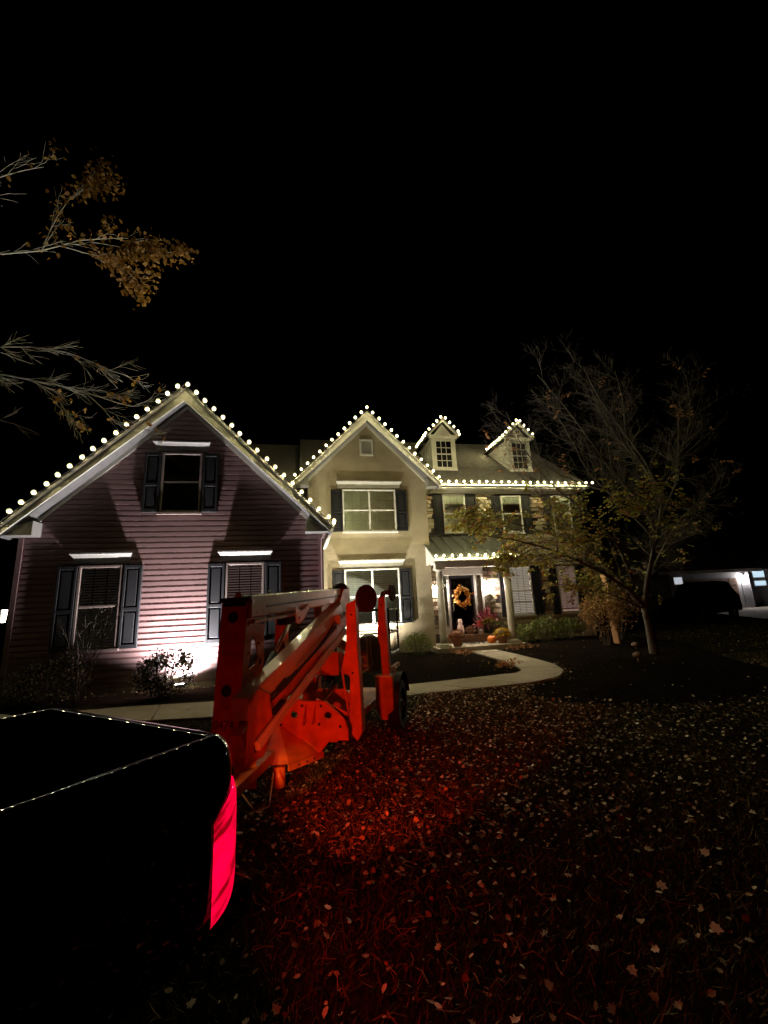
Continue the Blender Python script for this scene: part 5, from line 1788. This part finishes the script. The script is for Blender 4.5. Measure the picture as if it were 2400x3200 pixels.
shrub('rounded dark boxwood bush in front of the bright garage floodlight', (-2.78, 9.94), (0.54, 0.40), 0.88, 4600, 0.055, L_BOX, 31)
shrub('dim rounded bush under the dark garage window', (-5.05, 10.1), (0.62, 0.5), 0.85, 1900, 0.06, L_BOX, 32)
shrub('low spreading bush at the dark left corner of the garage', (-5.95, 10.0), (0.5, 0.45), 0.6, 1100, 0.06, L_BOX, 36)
bare_shrub('bare twiggy shrub rising in front of the dark garage window', (-4.35, 9.75), 0.9, 2.1, 41, 9, None, rad=0.012)
shrub('yellow green rounded bush beside the porch slab', (3.62, 13.55), (0.42, 0.4), 0.66, 1600, 0.07, L_GREEN, 33, width=0.6)
bare_shrub('thin reddish shrub with dry leaves against the stucco wall', (2.98, 13.75), 0.42, 1.15, 42, 12, L_RUST, 110, 0.055)
for i, (x, y, lab) in enumerate(((7.75, 14.45, 'feathery green shrub under the bright blinds beside the porch'), (8.75, 14.55, 'feathery green shrub between the two lit windows'), (9.75, 14.6, 'feathery green shrub under the dimmer pinkish window'))):
    shrub(lab, (x, y), (0.46 + 0.05 * i, 0.34), (0.66, 0.86, 0.74)[i], 900, 0.15, L_GREEN, 50 + i, group='low green shrubs along the stone wall', width=0.35)
shrub('tan dried hydrangea on short bare stems in the mulch', (9.35, 12.1), (0.62, 0.55), 1.50, 1900, 0.085, L_HYD, 61, zlow=0.55, width=1.5)
shrub('dark brown hydrangea behind the upright wooden board', (10.75, 13.2), (0.85, 0.6), 1.72, 2000, 0.085, L_HYDD, 62, zlow=0.6, width=1.5)
for i, (x, y, s) in enumerate(((7.0, 13.1, .3), (4.9, 12.9, .22), (5.0, 10.2, .18))):
    rg = np.random.default_rng(70 + i)
    n = 70
    pos = np.stack([x + rg.normal(size=n) * s, y + rg.normal(size=n) * s * .6, rg.uniform(.03, .16, n)], 1)
    o = leaves('leaf_pile', pos, rand_dirs(n, (0, 0, 0), rg), rg.uniform(.06, .12, n), L_RUST, None, rng=rg, width=1.3)
    tag(o, ['scatter of dry brown leaves right of the porch slab', 'dry brown ground plants in front of the porch slab', 'few dry leaves at the inner bend of the walk'][i], 'leaves', kind='stuff')

# wooden board, mushroom ornaments
wb = MB().beam((9.98, 12.40, 0.03), (9.86, 12.42, 2.30), 0.05, 0.26, (0, 1, 0)).build('wooden_board', MT['wood'], bevel=0.004, seg=1)
tag(wb, 'pale wooden board standing upright between the dried hydrangeas', 'board')
for (x, y, s, lab) in ((9.42, 11.0, 0.7, 'farther grey pink mushroom ornament near the tree trunk'), (7.72, 9.0, 0.9, 'nearer mushroom ornament on a thin stem in the mulch')):
    ms = thing('mushroom_ornament', lab, 'garden ornament', (x, y, 0), 'mushroom ornaments in the mulch')
    MB().lathe([(0.012, 0.0), (0.09, 0.0), (0.105, 0.03), (0.085, 0.07), (0.04, 0.095), (0.005, 0.10)], (x, y, 0.24 * s), 18).build('cap', MT['mush'], ms, smooth=True)
    MB().tube([(x + 0.03, y, -0.02), (x + 0.01, y, 0.12), (x, y, 0.25 * s)], [0.02, 0.015, 0.013], 8).build('stem', MT['mush'], ms, smooth=True)

# ------------------------------------------------------------------ neighbour
nh = thing('neighbouring_house', 'dim neighbouring house with a lit garage corner beyond the parked car', 'house', (34, 30, 0))
NY = 27.0
bx('wall', MT['nsiding'], nh, 27.0, 34.3, NY, 38, 0, 3.0)
bx('wall', MT['nsiding'], nh, 34.3, 44, NY + 1.6, 38, 0, 3.0)
quad_slab('roof', MT['nroof'], nh, [(25.6, NY - 0.5, 2.95), (35.0, NY - 0.5, 2.95), (33.0, NY + 5, 6.3), (27.6, NY + 5, 6.3)], 0.15)
quad_slab('roof', MT['nroof'], nh, [(33.5, NY + 1.2, 2.95), (45, NY + 1.2, 2.95), (45, NY + 6, 6.0), (31, NY + 6, 6.0)], 0.15)
quad_slab('roof', MT['nroof'], nh, [(25.6, NY - 0.5, 2.95), (25.6, 38, 2.95), (27.6, 38, 6.3), (27.6, NY + 5, 6.3)], 0.15)
bx('fascia', MT['white'], nh, 25.6, 35.0, NY - 0.56, NY - 0.5, 2.72, 2.94)
for k in range(22):
    z_ = 0.05 + k * 0.13
    for (xa, xb) in ((33.45, 34.28),):
        MB().add([(xa, NY - 0.03, z_), (xb, NY - 0.03, z_), (xb, NY - 0.001, z_), (xa, NY - 0.001, z_), (xa, NY - 0.006, z_ + 0.13), (xb, NY - 0.006, z_ + 0.13), (xb, NY - 0.001, z_ + 0.13), (xa, NY - 0.001, z_ + 0.13)],
                 [(0, 1, 2, 3), (4, 7, 6, 5), (0, 4, 5, 1), (1, 5, 6, 2), (2, 6, 7, 3), (3, 7, 4, 0)]).build('siding_plank', MT['nsiding'], nh)
gd = bx('garage_door', MT['brick'], nh, 28.2, 33.0, NY - 0.06, NY - 0.002, 0.02, 2.3)
for r_ in range(4):
    for c_ in range(6):
        bx('door_panel', MT['brick'], gd, 28.3 + c_ * 0.79, 28.95 + c_ * 0.79, NY - 0.085, NY - 0.061, 0.08 + r_ * 0.56, 0.52 + r_ * 0.56, bevel=0.02)
E_NB = emit('porch_lamp_glow', (1.0, 0.92, 0.90), 420.0)
sn = MB().box(33.72, 33.88, NY - 0.07, NY - 0.031, 2.2, 2.5)
sn.lathe([(0.11, 0.15), (0.02, 0.24)], (33.8, NY - 0.2, 2.3), 8)
sn.tube([(33.8, NY - 0.06, 2.4), (33.8, NY - 0.2, 2.5)], 0.02, 6)
sn_ = sn.build('wall_sconce', MT['iron'], nh)
MB().lathe([(0.06, -0.16), (0.10, 0.149)], (33.8, NY - 0.2, 2.3), 8).build('lamp_glass', E_NB, sn_)
wn = bx('window', MT['white'], nh, 36.6, 37.9, NY + 1.52, NY + 1.598, 1.55, 3.0)
E_NW = emit('neighbour_window_glow', (0.62, 0.85, 1.0), 0.9)
bx('pane', E_NW, wn, 36.68, 37.82, NY + 1.50, NY + 1.518, 2.3, 2.92)
bx('pane', E_NW, wn, 36.68, 37.82, NY + 1.50, NY + 1.518, 1.63, 2.0)
wn = bx('window', MT['white'], nh, 27.25, 28.1, NY - 0.06, NY - 0.002, 1.9, 2.6)
bx('pane', emit('side_window_glow', (0.85, 0.9, 1.0), 0.5), wn, 27.32, 28.03, NY - 0.075, NY - 0.061, 2.0, 2.5)

# parked car at the neighbour's
pc = thing('parked_car', 'dark parked car seen from the side on the neighbouring driveway', 'car', (20.7, 18.6, 0))


def K(a, b, z_):
    return (17.95 + a * 1.02, 17.1 + b + a * 0.3, z_ * 1.13)


prof = [(0.0, 0.45), (0.05, 0.95), (0.6, 1.08), (1.3, 1.15), (2.0, 1.68), (2.6, 1.78), (3.7, 1.74), (4.35, 1.25), (4.6, 1.12), (4.68, 0.6), (4.6, 0.4), (0.1, 0.35)]
MB().prism(prof, lambda a, z_: K(a, 0, z_), lambda a, z_: K(a, 1.8, z_)).build('body', MT['carpaint'], pc, bevel=0.08, seg=3)
for (p4) in ([(1.55, 1.18), (2.05, 1.62), (2.75, 1.70), (2.75, 1.18)], [(2.83, 1.18), (2.83, 1.70), (3.6, 1.66), (4.1, 1.22)]):
    MB().prism(p4, lambda a, z_: K(a, -0.012, z_), lambda a, z_: K(a, 0.01, z_)).build('side_window', MT['glass'], pc)
for a in (0.9, 3.8):
    for b_ in (0.1, 1.7):
        w = MB()
        n = 24
        pf = [(0.19, -0.1), (0.31, -0.1), (0.33, -0.05), (0.33, 0.05), (0.31, 0.1), (0.19, 0.1)]
        for (r, q) in pf:
            for j in range(n):
                an = 2 * math.pi * j / n
                w.v.append(K(a + r * math.cos(an), b_ + q, 0.33 + r * math.sin(an)))
        w.f += [(i * n + j, i * n + (j + 1) % n, (i + 1) * n + (j + 1) % n, (i + 1) * n + j) for i in range(len(pf) - 1) for j in range(n)]
        wh = w.build('wheel', MT['rubber'], pc)
        rim = MB()
        for j in range(5):
            an = j * 2 * math.pi / 5
            rim.beam(K(a, b_ - 0.09, 0.33), K(a + 0.18 * math.cos(an), b_ - 0.09, 0.33 + 0.18 * math.sin(an)), 0.04, 0.05)
        rim.build('rim', MT['steel'], wh)
for b_ in (0.25, 1.55):
    MB().box(4.66, 4.70, b_ - 0.18, b_ + 0.18, 0.85, 1.05, K).build('tail_light', mat('dark_red_lens', (0.2, 0.01, 0.01), 0.15), pc)

# ------------------------------------------------------------------ lawn cover: grass, leaves, twigs
path_poly = PATH_IN + PATH_OUT[::-1]


def on_lawn(P):
    ok = ~inpoly(P, path_poly)
    for bed in (BED_IN, BED_OUT, BED_GAR):
        ok &= ~inpoly(P, bed)
    ok &= P[:, 0] > -4.7
    ok &= ~((P[:, 1] > 9.2) & (P[:, 0] < 6.5))
    return ok


rg = np.random.default_rng(77)


def scatter(n, x0, x1, y0, y1, pw=1.0):
    """denser toward the camera, as the ground needs there"""
    y = y0 + (y1 - y0) * rg.random(n) ** pw
    x = x0 + (x1 - x0) * rg.random(n)
    return np.stack([x, y], 1)


P = np.concatenate([scatter(90000, -1.2, 4.6, 1.3, 8.1, 1.2), scatter(60000, -3.0, 13.5, 2.0, 9.5, 1.0), scatter(9000, 8, 22, 6, 20)])
P = P[on_lawn(P)]
n = len(P)
hgt = rg.uniform(0.018, 0.055, n) * (1 + 0.5 * (rg.random(n) < 0.1))
ang = rg.uniform(0, 2 * math.pi, n)
tilt = rg.normal(size=(n, 2)) * 0.75
w = rg.uniform(0.0014, 0.003, n) * (1 + P[:, 1] * 0.16)
V = np.zeros((n, 3, 3))
V[:, 0, 0] = P[:, 0] - np.cos(ang) * w; V[:, 0, 1] = P[:, 1] - np.sin(ang) * w
V[:, 1, 0] = P[:, 0] + np.cos(ang) * w; V[:, 1, 1] = P[:, 1] + np.sin(ang) * w
V[:, 2, 0] = P[:, 0] + tilt[:, 0] * hgt; V[:, 2, 1] = P[:, 1] + tilt[:, 1] * hgt; V[:, 2, 2] = hgt
o = array_mesh('grass', V.reshape(-1, 3), np.arange(n * 3).reshape(-1, 3), L_GRASS, None, np.repeat(rg.random(n), 3))
tag(o, 'short dormant lawn grass around the lift and walk', 'grass', kind='stuff')

# fallen leaves
P = np.concatenate([scatter(2200, -1.2, 4.2, 1.3, 8.0, 1.0), scatter(12000, -0.5, 13.0, 3.0, 8.4, 0.75), scatter(700, 8, 20, 6, 14)])
P = P[on_lawn(P)]
P2 = scatter(900, -6, 12, 6.5, 14.5)
bed = inpoly(P2, BED_IN) | inpoly(P2, BED_OUT) | inpoly(P2, BED_GAR)
P2 = P2[bed & (rg.random(len(P2)) < 0.5)]
P3 = scatter(160, -4, 6.3, 7.6, 13)
P3 = P3[inpoly(P3, path_poly)]
# drift of leaves along the outer edge of the bed
e = np.array(BED_OUT[3:13])
P4 = resample(e, 260) + rg.normal(size=(260, 2)) * 0.16
P5 = scatter(260, -6, 0.3, 10.25, 10.75)
P = np.concatenate([P, P2, P3, P4, P5])
n = len(P)
zz = np.concatenate([rg.uniform(0.012, 0.05, n - len(P2) - len(P3) - len(P4) - len(P5)), rg.uniform(.08, .1, len(P2)), np.full(len(P3), .045), rg.uniform(.02, .05, len(P4)), rg.uniform(.06, .1, len(P5))])
a = rg.uniform(0, 2 * math.pi, n)
dirs = np.stack([np.cos(a), np.sin(a), rg.normal(size=n) * 0.28], 1)
nrm = np.stack([rg.normal(size=n) * 0.42, rg.normal(size=n) * 0.42, np.ones(n)], 1)
half = rg.random(n) < 0.5
sz = rg.uniform(0.02, 0.05, n) * (1 + 0.25 * (rg.random(n) < 0.08))
for k, sh, nm in ((half, SH_LOBE, 'lobed'), (~half, SH_OVAL, 'oval')):
    o = leaves('fallen_leaves', np.column_stack([P[k], zz[k]]), dirs[k], sz[k] * (1.1 if nm == 'lobed' else 0.95), L_FALLEN, None, shape=sh, normal=nrm[k], curl=0.55, rng=rg, width=1.1 if nm == 'lobed' else 1.5)
    tag(o, 'dry lobed leaves fallen across the lawn' if nm == 'lobed' else 'dry oval leaves fallen across the lawn', 'leaves', kind='stuff')

# twigs and pine straw
tw = MB()
rt = random.Random(12)
for i in range(1500):
    if i < 1000:
        x, y = rt.gauss(0.6, 0.8), rt.gauss(3.7, 0.9)
    else:
        x, y = rt.uniform(0, 8), rt.uniform(2, 8)
    if not on_lawn(np.array([[x, y]]))[0]:
        continue
    a = rt.uniform(0, 6.28)
    ln = rt.uniform(0.025, 0.11)
    z0 = rt.uniform(0.015, 0.04)
    k = rt.gauss(0, .3)
    tw.tube([(x, y, z0), (x + math.cos(a) * ln * .5, y + math.sin(a) * ln * .5, z0 + rt.uniform(0, .02)), (x + math.cos(a + k) * ln, y + math.sin(a + k) * ln, z0 + rt.uniform(-.01, .02))], rt.uniform(0.0009, 0.0022), 3, cap=False)
o = tw.build('fallen_twigs', mat('dry_straw', (0.36, 0.25, 0.14), 0.8, 0.3, 8), None, fix=False)
tag(o, 'dry twigs and straw lying among the lawn leaves', 'twigs', kind='stuff')
bpy.context.view_layer.update()
